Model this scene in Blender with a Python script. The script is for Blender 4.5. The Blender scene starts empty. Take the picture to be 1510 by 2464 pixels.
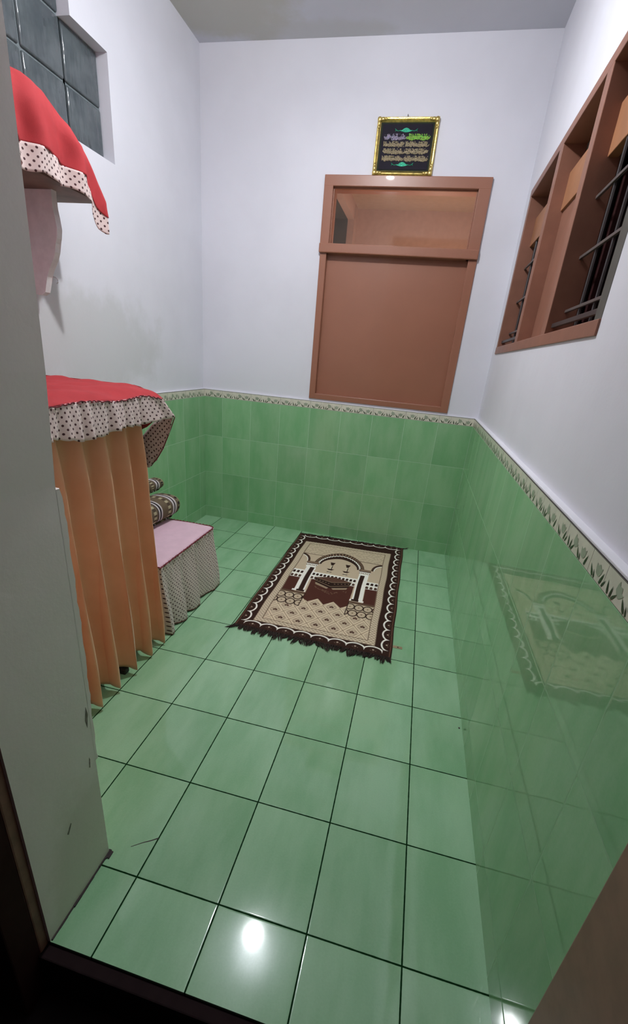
import bpy, bmesh, math, random
import numpy as np
from mathutils import Vector, Matrix

random.seed(4)
np.random.seed(4)
S = bpy.context.scene
COL = S.collection

# ------------------------------------------------------------------ camera
cam_d = bpy.data.cameras.new('camera')
cam = bpy.data.objects.new('camera', cam_d)
COL.objects.link(cam)
cam.location = (-0.15457, -0.78593, 1.12313)
cam.rotation_euler = (1.17440, -0.08587, 0.23098)
cam_d.sensor_fit = 'VERTICAL'
cam_d.sensor_height = 36.0
cam_d.sensor_width = 36.0 * 1510 / 2464
cam_d.lens = 1053.65 / 2464 * 36.0
cam_d.shift_x = -3.06 / 2464
cam_d.shift_y = 67.58 / 2464
cam_d.clip_start = 0.01
S.camera = cam

# ------------------------------------------------------------------ world, lights, exposure
world = bpy.data.worlds.new('night')
S.world = world
world.use_nodes = True
world.node_tree.nodes['Background'].inputs[0].default_value = (0.6, 0.65, 0.8, 1)
world.node_tree.nodes['Background'].inputs[1].default_value = 0.012


def lamp(name, loc, power, radius, color):
    d = bpy.data.lights.new(name, 'POINT')
    d.energy = power
    d.shadow_soft_size = radius
    d.color = color
    o = bpy.data.objects.new(name, d)
    COL.objects.link(o)
    o.location = loc
    return o


lamp('ceiling_bulb', (-0.632, 0.79, 2.41), 22.0, 0.03, (0.95, 0.975, 1.0))
# disk lamp added just under the bulb to throw more light downwards
bd = bpy.data.lights.new('bulb_down_fill', 'AREA')
bd.shape = 'DISK'
bd.size = 0.05
bd.energy = 10.0
bd.color = (0.95, 0.975, 1.0)
bo = bpy.data.objects.new('bulb_down_fill', bd)
COL.objects.link(bo)
bo.location = (-0.632, 0.79, 2.368)
lamp('next_room_fill', (-0.25, 2.6, 1.35), 26.0, 0.05, (1.0, 0.86, 0.74))  # unseen lamp added to brighten the room behind the fanlight

S.view_settings.view_transform = 'Standard'
S.view_settings.look = 'None'
S.view_settings.gamma = 1.0
S.view_settings.use_curve_mapping = False
S.view_settings.exposure = 0.0
S.cycles.max_bounces = 12
S.cycles.diffuse_bounces = 8
S.cycles.glossy_bounces = 6
S.cycles.transparent_max_bounces = 12

# ------------------------------------------------------------------ room dimensions (metres)
WR, WL, YB = 0.170, -1.523, 1.978      # faces of the tiled wainscot
LED = 0.015                            # the wainscot stands proud of the plaster
UR, UL, UB = WR + 0.020, WL - LED, YB + LED
ZB, ZT, ZC = 0.826, 0.870, 2.536       # border bottom, border top, ceiling
YF0, YF1 = -0.40, -0.22                # near wall, outer and inner face
XJ = -0.693                            # left reveal of the doorway


# ------------------------------------------------------------------ helpers: nodes
def srgb(r, g, b):
    def f(c):
        c /= 255.0
        return c / 12.92 if c <= 0.04045 else ((c + 0.055) / 1.055) ** 2.4
    return (f(r), f(g), f(b), 1.0)


class NT:
    def __init__(self, name):
        self.m = bpy.data.materials.new(name)
        self.m.use_nodes = True
        self.t = self.m.node_tree
        self.b = self.t.nodes['Principled BSDF']

    def n(self, kind, **kw):
        x = self.t.nodes.new(kind)
        for k, v in kw.items():
            setattr(x, k, v)
        return x

    def link(self, a, b):
        self.t.links.new(a, b)

    def put(self, sock, v):
        if isinstance(v, bpy.types.NodeSocket):
            self.link(v, sock)
        else:
            sock.default_value = v

    def math(self, op, a, b=None, c=None):
        x = self.n('ShaderNodeMath', operation=op)
        self.put(x.inputs[0], a)
        if b is not None:
            self.put(x.inputs[1], b)
        if c is not None:
            self.put(x.inputs[2], c)
        return x.outputs[0]

    def step(self, v, a, b, o0=0.0, o1=1.0):
        x = self.n('ShaderNodeMapRange', interpolation_type='SMOOTHSTEP')
        self.put(x.inputs[0], v)
        for i, q in enumerate((a, b, o0, o1)):
            x.inputs[i + 1].default_value = q
        return x.outputs[0]

    def mix(self, f, a, b, blend='MIX'):
        x = self.n('ShaderNodeMix', data_type='RGBA', blend_type=blend)
        self.put(x.inputs[0], f)
        self.put(x.inputs[6], a)
        self.put(x.inputs[7], b)
        return x.outputs[2]

    def coord(self, out='Object'):
        return self.n('ShaderNodeTexCoord').outputs[out]

    def noise(self, vec, scale, detail=3.0, rough=0.55, stretch=None):
        if stretch:
            mp = self.n('ShaderNodeMapping')
            self.link(vec, mp.inputs[0])
            mp.inputs[3].default_value = stretch
            vec = mp.outputs[0]
        x = self.n('ShaderNodeTexNoise')
        self.link(vec, x.inputs['Vector'])
        x.inputs['Scale'].default_value = scale
        x.inputs['Detail'].default_value = detail
        x.inputs['Roughness'].default_value = rough
        return x.outputs[0]

    def bump(self, h, strength=0.3, dist=0.002, prev=None):
        x = self.n('ShaderNodeBump')
        x.inputs['Strength'].default_value = strength
        x.inputs['Distance'].default_value = dist
        self.link(h, x.inputs['Height'])
        if prev is not None:
            self.link(prev, x.inputs['Normal'])
        self.link(x.outputs[0], self.b.inputs['Normal'])
        return x.outputs[0]

    def base(self, c):
        self.put(self.b.inputs['Base Color'], c)

    def rough(self, r):
        self.put(self.b.inputs['Roughness'], r)


def plain(name, c, rough=0.5, metal=0.0, var=0.10, nscale=30.0, bump=0.0, bscale=300.0, spec=0.5, coat=0.0):
    t = NT(name)
    co = t.coord()
    n = t.noise(co, nscale)
    k = t.step(n, 0.3, 0.7)
    d = tuple(x * (1 - var) for x in c[:3]) + (1,)
    e = tuple(min(1, x * (1 + var)) for x in c[:3]) + (1,)
    t.base(t.mix(k, d, e))
    t.rough(rough)
    t.b.inputs['Metallic'].default_value = metal
    t.b.inputs['Specular IOR Level'].default_value = spec
    t.b.inputs['Coat Weight'].default_value = coat
    if bump:
        t.bump(t.noise(co, bscale, 2.0), bump, 0.002)
    return t.m


def tile_mat(name, au, av, u0, v0, tu, tv, ca, cb, grout, gw, rough, streak, gdepth=0.5, tvar=0.16):
    t = NT(name)
    co = t.coord()
    sp = t.n('ShaderNodeSeparateXYZ')
    t.link(co, sp.inputs[0])
    u = t.math('DIVIDE', t.math('SUBTRACT', sp.outputs[au], u0), tu)
    v = t.math('DIVIDE', t.math('SUBTRACT', sp.outputs[av], v0), tv)
    iu, iv = t.math('FLOOR', u), t.math('FLOOR', v)
    fu, fv = t.math('SUBTRACT', u, iu), t.math('SUBTRACT', v, iv)
    du = t.math('MULTIPLY', t.math('MINIMUM', fu, t.math('SUBTRACT', 1.0, fu)), tu)
    dv = t.math('MULTIPLY', t.math('MINIMUM', fv, t.math('SUBTRACT', 1.0, fv)), tv)
    d = t.math('MINIMUM', du, dv)
    wob = t.math('MULTIPLY', t.math('SUBTRACT', t.noise(co, 60.0), 0.5), 0.0012)
    d = t.math('ADD', d, wob)
    face = t.step(d, gw * 0.5 - 0.0003, gw * 0.5 + 0.0006)
    cmb = t.n('ShaderNodeCombineXYZ')
    t.link(iu, cmb.inputs[0])
    t.link(iv, cmb.inputs[1])
    wn = t.n('ShaderNodeTexWhiteNoise', noise_dimensions='3D')
    t.link(cmb.outputs[0], wn.inputs[0])
    # streaks differ from tile to tile
    sh = t.n('ShaderNodeVectorMath', operation='MULTIPLY_ADD')
    t.link(wn.outputs['Color'], sh.inputs[0])
    sh.inputs[1].default_value = (7, 7, 7)
    t.link(co, sh.inputs[2])
    n1 = t.noise(sh.outputs[0], 5.0, 4.0, 0.6, streak)
    n2 = t.noise(co, 220.0, 2.0)
    k = t.math('ADD', t.step(n1, 0.28, 0.72), t.math('MULTIPLY', t.math('SUBTRACT', n2, 0.5), 0.5))
    col = t.mix(k, ca, cb)
    tv_ = t.math('ADD', 1.0 - tvar * 0.5, t.math('MULTIPLY', wn.outputs['Value'], tvar))
    vm = t.n('ShaderNodeVectorMath', operation='SCALE')
    t.link(col, vm.inputs[0])
    t.link(tv_, vm.inputs['Scale'])
    t.base(t.mix(face, grout, vm.outputs[0]))
    t.rough(t.math('ADD', rough, t.math('MULTIPLY', t.math('SUBTRACT', 1.0, face), 0.35)))
    t.link(t.math('MULTIPLY', face, 0.5), t.b.inputs['Specular IOR Level'])
    edge = t.step(d, 0.0, 0.004)
    h = t.math('ADD', t.math('MULTIPLY', edge, gdepth), t.math('MULTIPLY', t.noise(co, 9.0, 1.0), 0.5))
    t.bump(h, 0.35, 0.0015)
    return t.m


def translucent(t, f):
    """thin cloth: part of the light comes through from behind"""
    tl = t.n('ShaderNodeBsdfTranslucent')
    src = t.b.inputs['Base Color'].links[0].from_socket
    t.link(src, tl.inputs[0])
    mx = t.n('ShaderNodeMixShader')
    mx.inputs[0].default_value = f
    t.link(t.b.outputs[0], mx.inputs[1])
    t.link(tl.outputs[0], mx.inputs[2])
    t.link(mx.outputs[0], t.t.nodes['Material Output'].inputs[0])


def dots_mat(name, base, dot, pitch, radius, rough=0.85):
    t = NT(name)
    uv = t.n('ShaderNodeUVMap').outputs[0]
    sp = t.n('ShaderNodeSeparateXYZ')
    t.link(uv, sp.inputs[0])

    def lattice(off):
        a = t.math('ADD', t.math('DIVIDE', sp.outputs[0], pitch), off)
        b = t.math('ADD', t.math('DIVIDE', sp.outputs[1], pitch), off)
        fa = t.math('SUBTRACT', t.math('FRACT', a), 0.5)
        fb = t.math('SUBTRACT', t.math('FRACT', b), 0.5)
        return t.math('SQRT', t.math('ADD', t.math('MULTIPLY', fa, fa), t.math('MULTIPLY', fb, fb)))
    d = t.math('MULTIPLY', t.math('MINIMUM', lattice(0.0), lattice(0.5)), pitch)
    k = t.step(d, radius - 0.0006, radius + 0.0006)
    n = t.noise(t.coord(), 40.0)
    b2 = t.mix(t.step(n, 0.3, 0.7), tuple(x * 0.93 for x in base[:3]) + (1,), base)
    t.base(t.mix(k, dot, b2))
    t.rough(rough)
    t.b.inputs['Sheen Weight'].default_value = 0.15
    t.bump(t.noise(t.coord(), 900.0, 1.0), 0.25, 0.001)
    translucent(t, 0.22)
    return t.m


def attr_mat(name, rough=0.95, bscale=700.0):
    t = NT(name)
    a = t.n('ShaderNodeAttribute', attribute_name='weave')
    n = t.noise(t.coord(), 500.0, 2.0)
    v = t.n('ShaderNodeVectorMath', operation='SCALE')
    t.link(a.outputs['Color'], v.inputs[0])
    t.link(t.math('ADD', 0.9, t.math('MULTIPLY', n, 0.45)), v.inputs['Scale'])
    t.base(v.outputs[0])
    t.rough(rough)
    t.b.inputs['Specular IOR Level'].default_value = 0.2
    t.bump(t.noise(t.coord(), bscale, 2.0), 0.5, 0.002)
    return t.m


# ------------------------------------------------------------------ helpers: meshes and scene tree
OFF = {}


def tagk(o, kind=None, label=None, cat=None, group=None):
    if kind:
        o['kind'] = kind
    if label:
        o['label'] = label
    if cat:
        o['category'] = cat
    if group:
        o['group'] = group
    return o


def thing(name, loc, label, cat, group=None):
    o = bpy.data.objects.new(name, None)
    o.empty_display_size = 0.05
    COL.objects.link(o)
    o.location = loc
    OFF[o.name] = Vector(loc)
    return tagk(o, None, label, cat, group)


def struct(name, loc=(0, 0, 0)):
    o = bpy.data.objects.new(name, None)
    o.empty_display_size = 0.05
    COL.objects.link(o)
    o.location = loc
    OFF[o.name] = Vector(loc)
    o['kind'] = 'structure'
    return o


def obj(name, bm, mats, parent=None, smooth=False, autosmooth=None, fix=True):
    if parent is not None:
        off = OFF[parent.name]
        bmesh.ops.translate(bm, verts=bm.verts, vec=-off)
    if fix:
        bmesh.ops.recalc_face_normals(bm, faces=bm.faces)
    me = bpy.data.meshes.new(name)
    bm.to_mesh(me)
    bm.free()
    if not isinstance(mats, (list, tuple)):
        mats = [mats]
    for m in mats:
        me.materials.append(m)
    if smooth:
        for p in me.polygons:
            p.use_smooth = True
    if autosmooth:
        for p in me.polygons:
            p.use_smooth = True
        try:
            me.set_sharp_from_angle(angle=math.radians(autosmooth))
        except Exception:
            pass
    o = bpy.data.objects.new(name, me)
    COL.objects.link(o)
    if parent is not None:
        o.parent = parent
        OFF[o.name] = off
    else:
        OFF[o.name] = Vector((0, 0, 0))
    return o


def NB():
    return bmesh.new()


def box(bm, x0, x1, y0, y1, z0, z1, bev=0.0, seg=2, mi=0):
    r = bmesh.ops.create_cube(bm, size=1.0)
    vs = r['verts']
    for v in vs:
        v.co = Vector(((x0 + x1) / 2 + v.co.x * (x1 - x0), (y0 + y1) / 2 + v.co.y * (y1 - y0), (z0 + z1) / 2 + v.co.z * (z1 - z0)))
    fs = set(f for v in vs for f in v.link_faces)
    for f in fs:
        f.material_index = mi
    if bev > 0:
        es = list(set(e for v in vs for e in v.link_edges))
        q = bmesh.ops.bevel(bm, geom=es, offset=bev, segments=seg, profile=0.5, affect='EDGES')
        for f in q['faces']:
            f.material_index = mi


def wall_grid(bm, axis, front, back, us, vs, hole):
    """one clean wall mesh: cells of the us x vs grid except where hole(u, v); axis is the wall's normal axis"""
    def mk(u, v, d):
        return (d, u, v) if axis == 0 else (u, d, v)
    F = {}

    def vert(i, j, d):
        k = (i, j, d)
        if k not in F:
            F[k] = bm.verts.new(mk(us[i], vs[j], front if d == 0 else back))
        return F[k]
    nu_, nv_ = len(us) - 1, len(vs) - 1

    def full(i, j):
        return 0 <= i < nu_ and 0 <= j < nv_ and not hole((us[i] + us[i + 1]) / 2, (vs[j] + vs[j + 1]) / 2)
    for i in range(nu_):
        for j in range(nv_):
            if not full(i, j):
                continue
            for d in (0, 1):
                bm.faces.new((vert(i, j, d), vert(i + 1, j, d), vert(i + 1, j + 1, d), vert(i, j + 1, d)))
            for (a, b, n) in (((i, j), (i + 1, j), (i, j - 1)), ((i, j + 1), (i + 1, j + 1), (i, j + 1)), ((i, j), (i, j + 1), (i - 1, j)), ((i + 1, j), (i + 1, j + 1), (i + 1, j))):
                if not full(*n):
                    bm.faces.new((vert(*a, 0), vert(*b, 0), vert(*b, 1), vert(*a, 1)))


def prism(bm, pts, axis, a0, a1, mi=0, bev=0.0):
    """polygon pts in the two other axes, extruded along axis from a0 to a1"""
    def mk(p, a):
        if axis == 0:
            return (a, p[0], p[1])
        if axis == 1:
            return (p[0], a, p[1])
        return (p[0], p[1], a)
    A = [bm.verts.new(mk(p, a0)) for p in pts]
    B = [bm.verts.new(mk(p, a1)) for p in pts]
    n = len(pts)
    fs = [bm.faces.new(A), bm.faces.new(B[::-1])]
    for i in range(n):
        fs.append(bm.faces.new((A[i], A[(i + 1) % n], B[(i + 1) % n], B[i])))
    for f in fs:
        f.material_index = mi
    if bev:
        es = list(set(e for f in fs[:2] for e in f.edges))
        bmesh.ops.bevel(bm, geom=es, offset=bev, segments=2, profile=0.5, affect='EDGES')


def tube(bm, pts, r, n=10, mi=0, cap=True):
    pts = [Vector(p) for p in pts]
    rings = []
    up = Vector((0, 0, 1))
    for i, p in enumerate(pts):
        d = (pts[min(i + 1, len(pts) - 1)] - pts[max(i - 1, 0)]).normalized()
        a = d.cross(up)
        if a.length < 1e-4:
            a = d.cross(Vector((0, 1, 0)))
        a.normalize()
        b = d.cross(a).normalized()
        rr = r[i] if isinstance(r, (list, tuple)) else r
        rings.append([bm.verts.new(p + a * (math.cos(2 * math.pi * k / n) * rr) + b * (math.sin(2 * math.pi * k / n) * rr)) for k in range(n)])
    for i in range(len(rings) - 1):
        for k in range(n):
            f = bm.faces.new((rings[i][k], rings[i][(k + 1) % n], rings[i + 1][(k + 1) % n], rings[i + 1][k]))
            f.material_index = mi
    if cap:
        for rg in (rings[0], rings[-1]):
            bm.faces.new(rg).material_index = mi


def sheet(bm, P, UV=None, mi=None):
    """P[i][j] grid of points -> quads; UV[i][j] optional"""
    ni, nj = len(P), len(P[0])
    V = [[bm.verts.new(P[i][j]) for j in range(nj)] for i in range(ni)]
    lay = bm.loops.layers.uv.verify() if UV is not None else None
    for i in range(ni - 1):
        for j in range(nj - 1):
            f = bm.faces.new((V[i][j], V[i + 1][j], V[i + 1][j + 1], V[i][j + 1]))
            if mi is not None:
                f.material_index = mi(i, j)
            if lay is not None:
                for l, (a, b) in zip(f.loops, ((i, j), (i + 1, j), (i + 1, j + 1), (i, j + 1))):
                    l[lay].uv = UV[a][b]
    return V


def solid(o, th, offset=0.0):
    m = o.modifiers.new('thickness', 'SOLIDIFY')
    m.thickness = th
    m.offset = offset
    return o


def lerp(a, b, t):
    return a + (b - a) * t


def sm(t):
    t = max(0.0, min(1.0, t))
    return t * t * (3 - 2 * t)


def interp(x, xs, ys):
    return float(np.interp(x, xs, ys))


# ------------------------------------------------------------------ materials
def plaster(name, c, dirt=None):
    t = NT(name)
    co = t.coord()
    n = t.noise(co, 1.6, 4.0, 0.6)
    c2 = tuple(x * 0.94 for x in c[:3]) + (1,)
    col = t.mix(t.step(n, 0.35, 0.65), c, c2)
    if dirt:
        for (cx, cy, cz, rx, ry, rz, dc, amt) in dirt:
            mp = t.n('ShaderNodeMapping')
            t.link(co, mp.inputs[0])
            mp.inputs[1].default_value = (-cx / rx, -cy / ry, -cz / rz)
            mp.inputs[3].default_value = (1 / rx, 1 / ry, 1 / rz)
            ln = t.n('ShaderNodeVectorMath', operation='LENGTH')
            t.link(mp.outputs[0], ln.inputs[0])
            q = t.math('ADD', ln.outputs['Value'], t.math('MULTIPLY', t.math('SUBTRACT', t.noise(co, 7.0, 4.0, 0.6), 0.5), 1.1))
            col = t.mix(t.step(q, 0.55, 1.1, amt, 0.0), col, dc)
    t.base(col)
    t.rough(0.55)
    t.b.inputs['Specular IOR Level'].default_value = 0.3
    h = t.math('ADD', t.noise(co, 14.0, 3.0), t.math('MULTIPLY', t.noise(co, 160.0, 2.0), 0.18))
    t.bump(h, 0.22, 0.004)
    return t.m


WHITE = (0.76, 0.76, 0.82, 1)
M_plaster = plaster('wall_paint', WHITE, [(-1.54, 1.0, 1.1, 0.5, 0.55, 0.22, (0.56, 0.57, 0.56, 1), 0.6)])
M_ceil = plaster('ceiling_paint', (0.60, 0.61, 0.66, 1), [(-1.3, 1.75, 2.54, 0.42, 0.28, 0.5, (0.47, 0.46, 0.38, 1), 0.75),
                                                        (-0.9, 1.95, 2.54, 0.4, 0.10, 0.5, (0.50, 0.50, 0.47, 1), 0.5)])
M_reveal = plaster('reveal_paint', (0.90, 0.83, 0.80, 1), [(-0.69, -0.25, 0.05, 0.3, 0.14, 0.30, (0.60, 0.57, 0.48, 1), 0.5)])
M_ledge = plaster('ledge_paint', (0.76, 0.76, 0.80, 1))
FA, FB = (0.25, 0.485, 0.27, 1), (0.36, 0.60, 0.375, 1)
M_floor = tile_mat('floor_tile', 0, 1, 0.0, 0.0, 0.2, 0.25, FA, FB, (0.006, 0.030, 0.009, 1), 0.0032, 0.058, (1.6, 0.5, 1), 0.5, 0.12)
GA, GB = (0.215, 0.47, 0.225, 1), (0.315, 0.545, 0.305, 1)
GG = (0.44, 0.62, 0.44, 1)
GG2 = (0.33, 0.56, 0.33, 1)
M_tile_b = tile_mat('wall_tile_back', 0, 2, WR, ZB, 0.196, 0.25, GA, GB, GG, 0.0018, 0.10, (1.6, 1, 0.5), 0.25, 0.12)
M_tile_r = tile_mat('wall_tile_right', 1, 2, YB, ZB, 0.2, 0.25, GA, GB, GG2, 0.0018, 0.04, (1, 1.6, 0.5), 0.25, 0.1)
M_tile_l = tile_mat('wall_tile_left', 1, 2, YB - 0.08, ZB, 0.2, 0.25, GA, GB, GG, 0.0022, 0.10, (1, 1.6, 0.5), 0.25, 0.12)
M_cream = plain('border_cream', srgb(218, 214, 198), 0.12, var=0.06)
M_tulip = plain('border_tulip', srgb(160, 168, 148), 0.12, var=0.1)
M_leaf = plain('border_leaf', srgb(50, 68, 44), 0.12, var=0.25, nscale=90)
M_joint = plain('border_joint', srgb(96, 92, 84), 0.7)
M_brown = plain('brown_paint', (0.315, 0.132, 0.080, 1), 0.36, var=0.025, nscale=5, bump=0.08, bscale=120, coat=0.15)
M_brown2 = plain('brown_window_paint', (0.26, 0.115, 0.075, 1), 0.45, var=0.08, nscale=14, bump=0.08, bscale=120)
M_rail = plain('lit_rail_brown', (0.36, 0.16, 0.075, 1), 0.5, var=0.08, nscale=14)  # window brown made lighter: bulb light on the rails, put into the colour
M_dark = plain('shaded_brown', (0.034, 0.011, 0.011, 1), 0.8, spec=0.1)  # brown darkened for unlit faces; the shade is in the colour
M_sill = plain('worn_dark_sill', (0.018, 0.010, 0.011, 1), 0.9, spec=0.1)
M_postbrown = plain('post_paint', (0.24, 0.105, 0.08, 1), 0.6, var=0.15, bump=0.1, bscale=90)
M_leafdoor = plain('door_leaf_paint', (0.26, 0.13, 0.095, 1), 0.45, var=0.1, bump=0.06, bscale=60)
M_step = plain('dark_step', (0.034, 0.021, 0.022, 1), 0.7, var=0.3, nscale=8)
M_void = plain('unlit_room_dark', (0.020, 0.012, 0.011, 1), 0.9)  # darkness of the unlit room, put into its wall colour
M_room2 = plain('next_room_paint', (0.42, 0.28, 0.23, 1), 0.9, var=0.05)
M_room2c = plain('next_room_ceiling', (0.36, 0.25, 0.18, 1), 0.9, var=0.05)
M_opening = plain('next_room_opening', (0.060, 0.055, 0.042, 1), 0.9)
M_iron = plain('grille_iron', (0.055, 0.045, 0.045, 1), 0.45, metal=0.3)
M_ironlight = plain('grille_pale_iron', (0.10, 0.08, 0.075, 1), 0.5)  # paler iron for the flat cross bars
M_grey = plain('grey_jamb_paint', (0.085, 0.085, 0.072, 1), 0.5)
M_gold = plain('gold_frame', (0.66, 0.50, 0.16, 1), 0.28, metal=0.85, var=0.25, nscale=60, bump=0.3, bscale=160)
M_black = plain('black_board', (0.010, 0.007, 0.016, 1), 0.6, spec=0.15)
M_mat = plain('dark_green_mount', (0.020, 0.026, 0.016, 1), 0.7, spec=0.2)
M_red = plain('red_cloth', (0.44, 0.030, 0.036, 1), 0.85, var=0.05, bump=0.3, bscale=900)
M_redtrim = plain('maroon_edging', (0.20, 0.025, 0.035, 1), 0.9)
M_pink = plain('pink_cover', (0.78, 0.54, 0.63, 1), 0.8, var=0.03, bump=0.2, bscale=700)
M_dots = dots_mat('polka_dot_cloth', (0.90, 0.74, 0.71, 1), (0.085, 0.028, 0.032, 1), 0.0205, 0.0030)
M_dots2 = dots_mat('polka_dot_skirt', (0.86, 0.71, 0.67, 1), (0.085, 0.032, 0.034, 1), 0.0215, 0.0032)
M_wood = plain('shelf_wood', (0.20, 0.13, 0.105, 1), 0.7, var=0.2, nscale=12)
M_bracket = plain('bracket_paint', (0.76, 0.72, 0.74, 1), 0.6, var=0.06)
M_chip = plain('bare_plaster', (0.22, 0.20, 0.17, 1), 0.9, var=0.3, nscale=120)
M_rubber = plain('black_rubber', (0.012, 0.012, 0.012, 1), 0.6)
M_steel = plain('nail_steel', (0.4, 0.4, 0.4, 1), 0.35, metal=0.9)
M_weave = attr_mat('rug_pile')
M_weave2 = attr_mat('mat_weave', 0.95, 500)
M_fringe = plain('fringe_yarn', (0.026, 0.013, 0.010, 1), 0.95, var=0.4, nscale=80)
M_tag = plain('label_cloth', srgb(160, 140, 110), 0.8)
M_mortar = plain('grey_mortar', (0.15, 0.18, 0.19, 1), 0.8)

t = NT('curtain_satin')
n = t.noise(t.coord(), 9.0, 3.0)
t.base(t.mix(t.step(n, 0.3, 0.7), (0.90, 0.46, 0.26, 1), (0.96, 0.52, 0.31, 1)))
t.rough(0.42)
t.b.inputs['Sheen Weight'].default_value = 0.3
t.bump(t.noise(t.coord(), 800.0, 1.0), 0.1, 0.001)
translucent(t, 0.12)
M_curtain = t.m

# glass block: cloudy pressed glass with wavy faces
t = NT('glass_block')
co = t.coord()
t.base(t.mix(t.step(t.noise(co, 12.0), 0.3, 0.7), (0.080, 0.100, 0.112, 1), (0.125, 0.150, 0.160, 1)))
t.rough(0.12)
t.b.inputs['Transmission Weight'].default_value = 0.25
t.b.inputs['Specular IOR Level'].default_value = 0.8
t.bump(t.noise(co, 42.0, 1.5, 0.5, (1, 1, 0.35)), 0.9, 0.006)
M_block = t.m

# clear window pane: lets light straight through and mirrors a little
t = NT('window_glass')
tr = t.n('ShaderNodeBsdfTransparent')
tr.inputs[0].default_value = (0.86, 0.83, 0.80, 1)
gl = t.n('ShaderNodeBsdfGlossy')
gl.inputs['Roughness'].default_value = 0.06
fr = t.n('ShaderNodeFresnel')
fr.inputs[0].default_value = 1.5
mx = t.n('ShaderNodeMixShader')
t.link(fr.outputs[0], mx.inputs[0])
t.link(tr.outputs[0], mx.inputs[1])
t.link(gl.outputs[0], mx.inputs[2])
t.link(mx.outputs[0], t.t.nodes['Material Output'].inputs[0])
M_glass = t.m


def glitter(name, c1, c2, hue):
    t = NT(name)
    vo = t.n('ShaderNodeTexVoronoi')
    vo.inputs['Scale'].default_value = 420.0
    t.link(t.coord(), vo.inputs['Vector'])
    h = t.n('ShaderNodeHueSaturation')
    h.inputs['Color'].default_value = c1
    sep = t.n('ShaderNodeSeparateColor')
    t.link(vo.outputs['Color'], sep.inputs[0])
    t.link(t.math('ADD', 0.5 - hue, t.math('MULTIPLY', sep.outputs[0], 2 * hue)), h.inputs['Hue'])
    t.link(t.math('ADD', 0.4, t.math('MULTIPLY', sep.outputs[1], 1.1)), h.inputs['Value'])
    t.base(t.mix(sep.outputs[2], h.outputs[0], c2))
    t.b.inputs['Metallic'].default_value = 0.55
    t.rough(0.35)
    nm = t.n('ShaderNodeBump')
    nm.inputs['Strength'].default_value = 0.8
    nm.inputs['Distance'].default_value = 0.001
    t.link(vo.outputs['Distance'], nm.inputs['Height'])
    t.link(nm.outputs[0], t.b.inputs['Normal'])
    return t.m


M_glit_gold = glitter('glitter_gold', (0.50, 0.42, 0.26, 1), (0.34, 0.29, 0.20, 1), 0.03)
M_glit_violet = glitter('violet_sheen_glitter', (0.42, 0.40, 0.62, 1), (0.32, 0.28, 0.30, 1), 0.12)  # violet reflection on the gold script, put into the colour
M_glit_green = glitter('green_sheen_glitter', (0.25, 0.75, 0.10, 1), (0.35, 0.45, 0.12, 1), 0.06)  # green reflection on the gold script, likewise painted in
M_glit_teal = glitter('glitter_teal', (0.02, 0.30, 0.17, 1), (0.05, 0.42, 0.25, 1), 0.04)

# ------------------------------------------------------------------ floor, ceiling
bm = NB()
box(bm, WL - 0.15, 0.33, YF0, YB + 0.1, -0.12, 0.0)
floor = obj('floor', bm, M_floor)
tagk(floor, 'structure')
bm = NB()
box(bm, -0.73, -0.600, -0.1995, -0.1675, -0.0010, 0.0004)
bm.free()
bm = NB()
crk = [(-0.6005, -0.1600), (-0.615, -0.1705), (-0.630, -0.1795), (-0.652, -0.1960)]
for (a, b), w in zip(zip(crk[:-1], crk[1:]), (0.0016, 0.0013, 0.0009)):
    dx, dy = b[0] - a[0], b[1] - a[1]
    L = math.hypot(dx, dy)
    nx, ny = -dy / L * w, dx / L * w
    prism(bm, [(a[0] + nx, a[1] + ny), (b[0] + nx * 0.7, b[1] + ny * 0.7), (b[0] - nx * 0.7, b[1] - ny * 0.7), (a[0] - nx, a[1] - ny)], 2, -0.001, 0.0003)
box(bm, 0.1575, 0.1625, 0.447, 0.453, -0.001, 0.0012)
obj('tile_crack', bm, M_step, floor)

bm = NB()
box(bm, WL - 0.3, 0.45, -0.55, YB + 0.25, ZC, ZC + 0.1)
tagk(obj('ceiling', bm, M_ceil), 'structure')

# ------------------------------------------------------------------ back wall with hatch opening
DX0, DX1, DZ0, DZ1 = -0.827, 0.011, 0.884, 1.999
bm = NB()
TH = 0.12
wall_grid(bm, 1, UB, UB + TH, [UL - 0.1, DX0 + 0.004, DX1 - 0.004, UR + 0.2], [-0.05, DZ0 + 0.004, DZ1 - 0.004, ZC + 0.02],
          lambda u_, v_: DX0 < u_ < DX1 and DZ0 < v_ < DZ1)
wall_back = obj('wall_back', bm, M_plaster)
tagk(wall_back, 'structure')
bm = NB()
box(bm, WL - 0.02, WR + 0.02, YB, UB + 0.001, -0.02, ZB)
obj('tiled_wainscot', bm, M_tile_b, wall_back)
bm = NB()
box(bm, WL - 0.02, WR + 0.02, YB + 0.0015, UB + 0.001, ZT - 0.001, ZT + 0.004, 0.0012)
obj('plaster_ledge', bm, M_ledge, wall_back)

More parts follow.
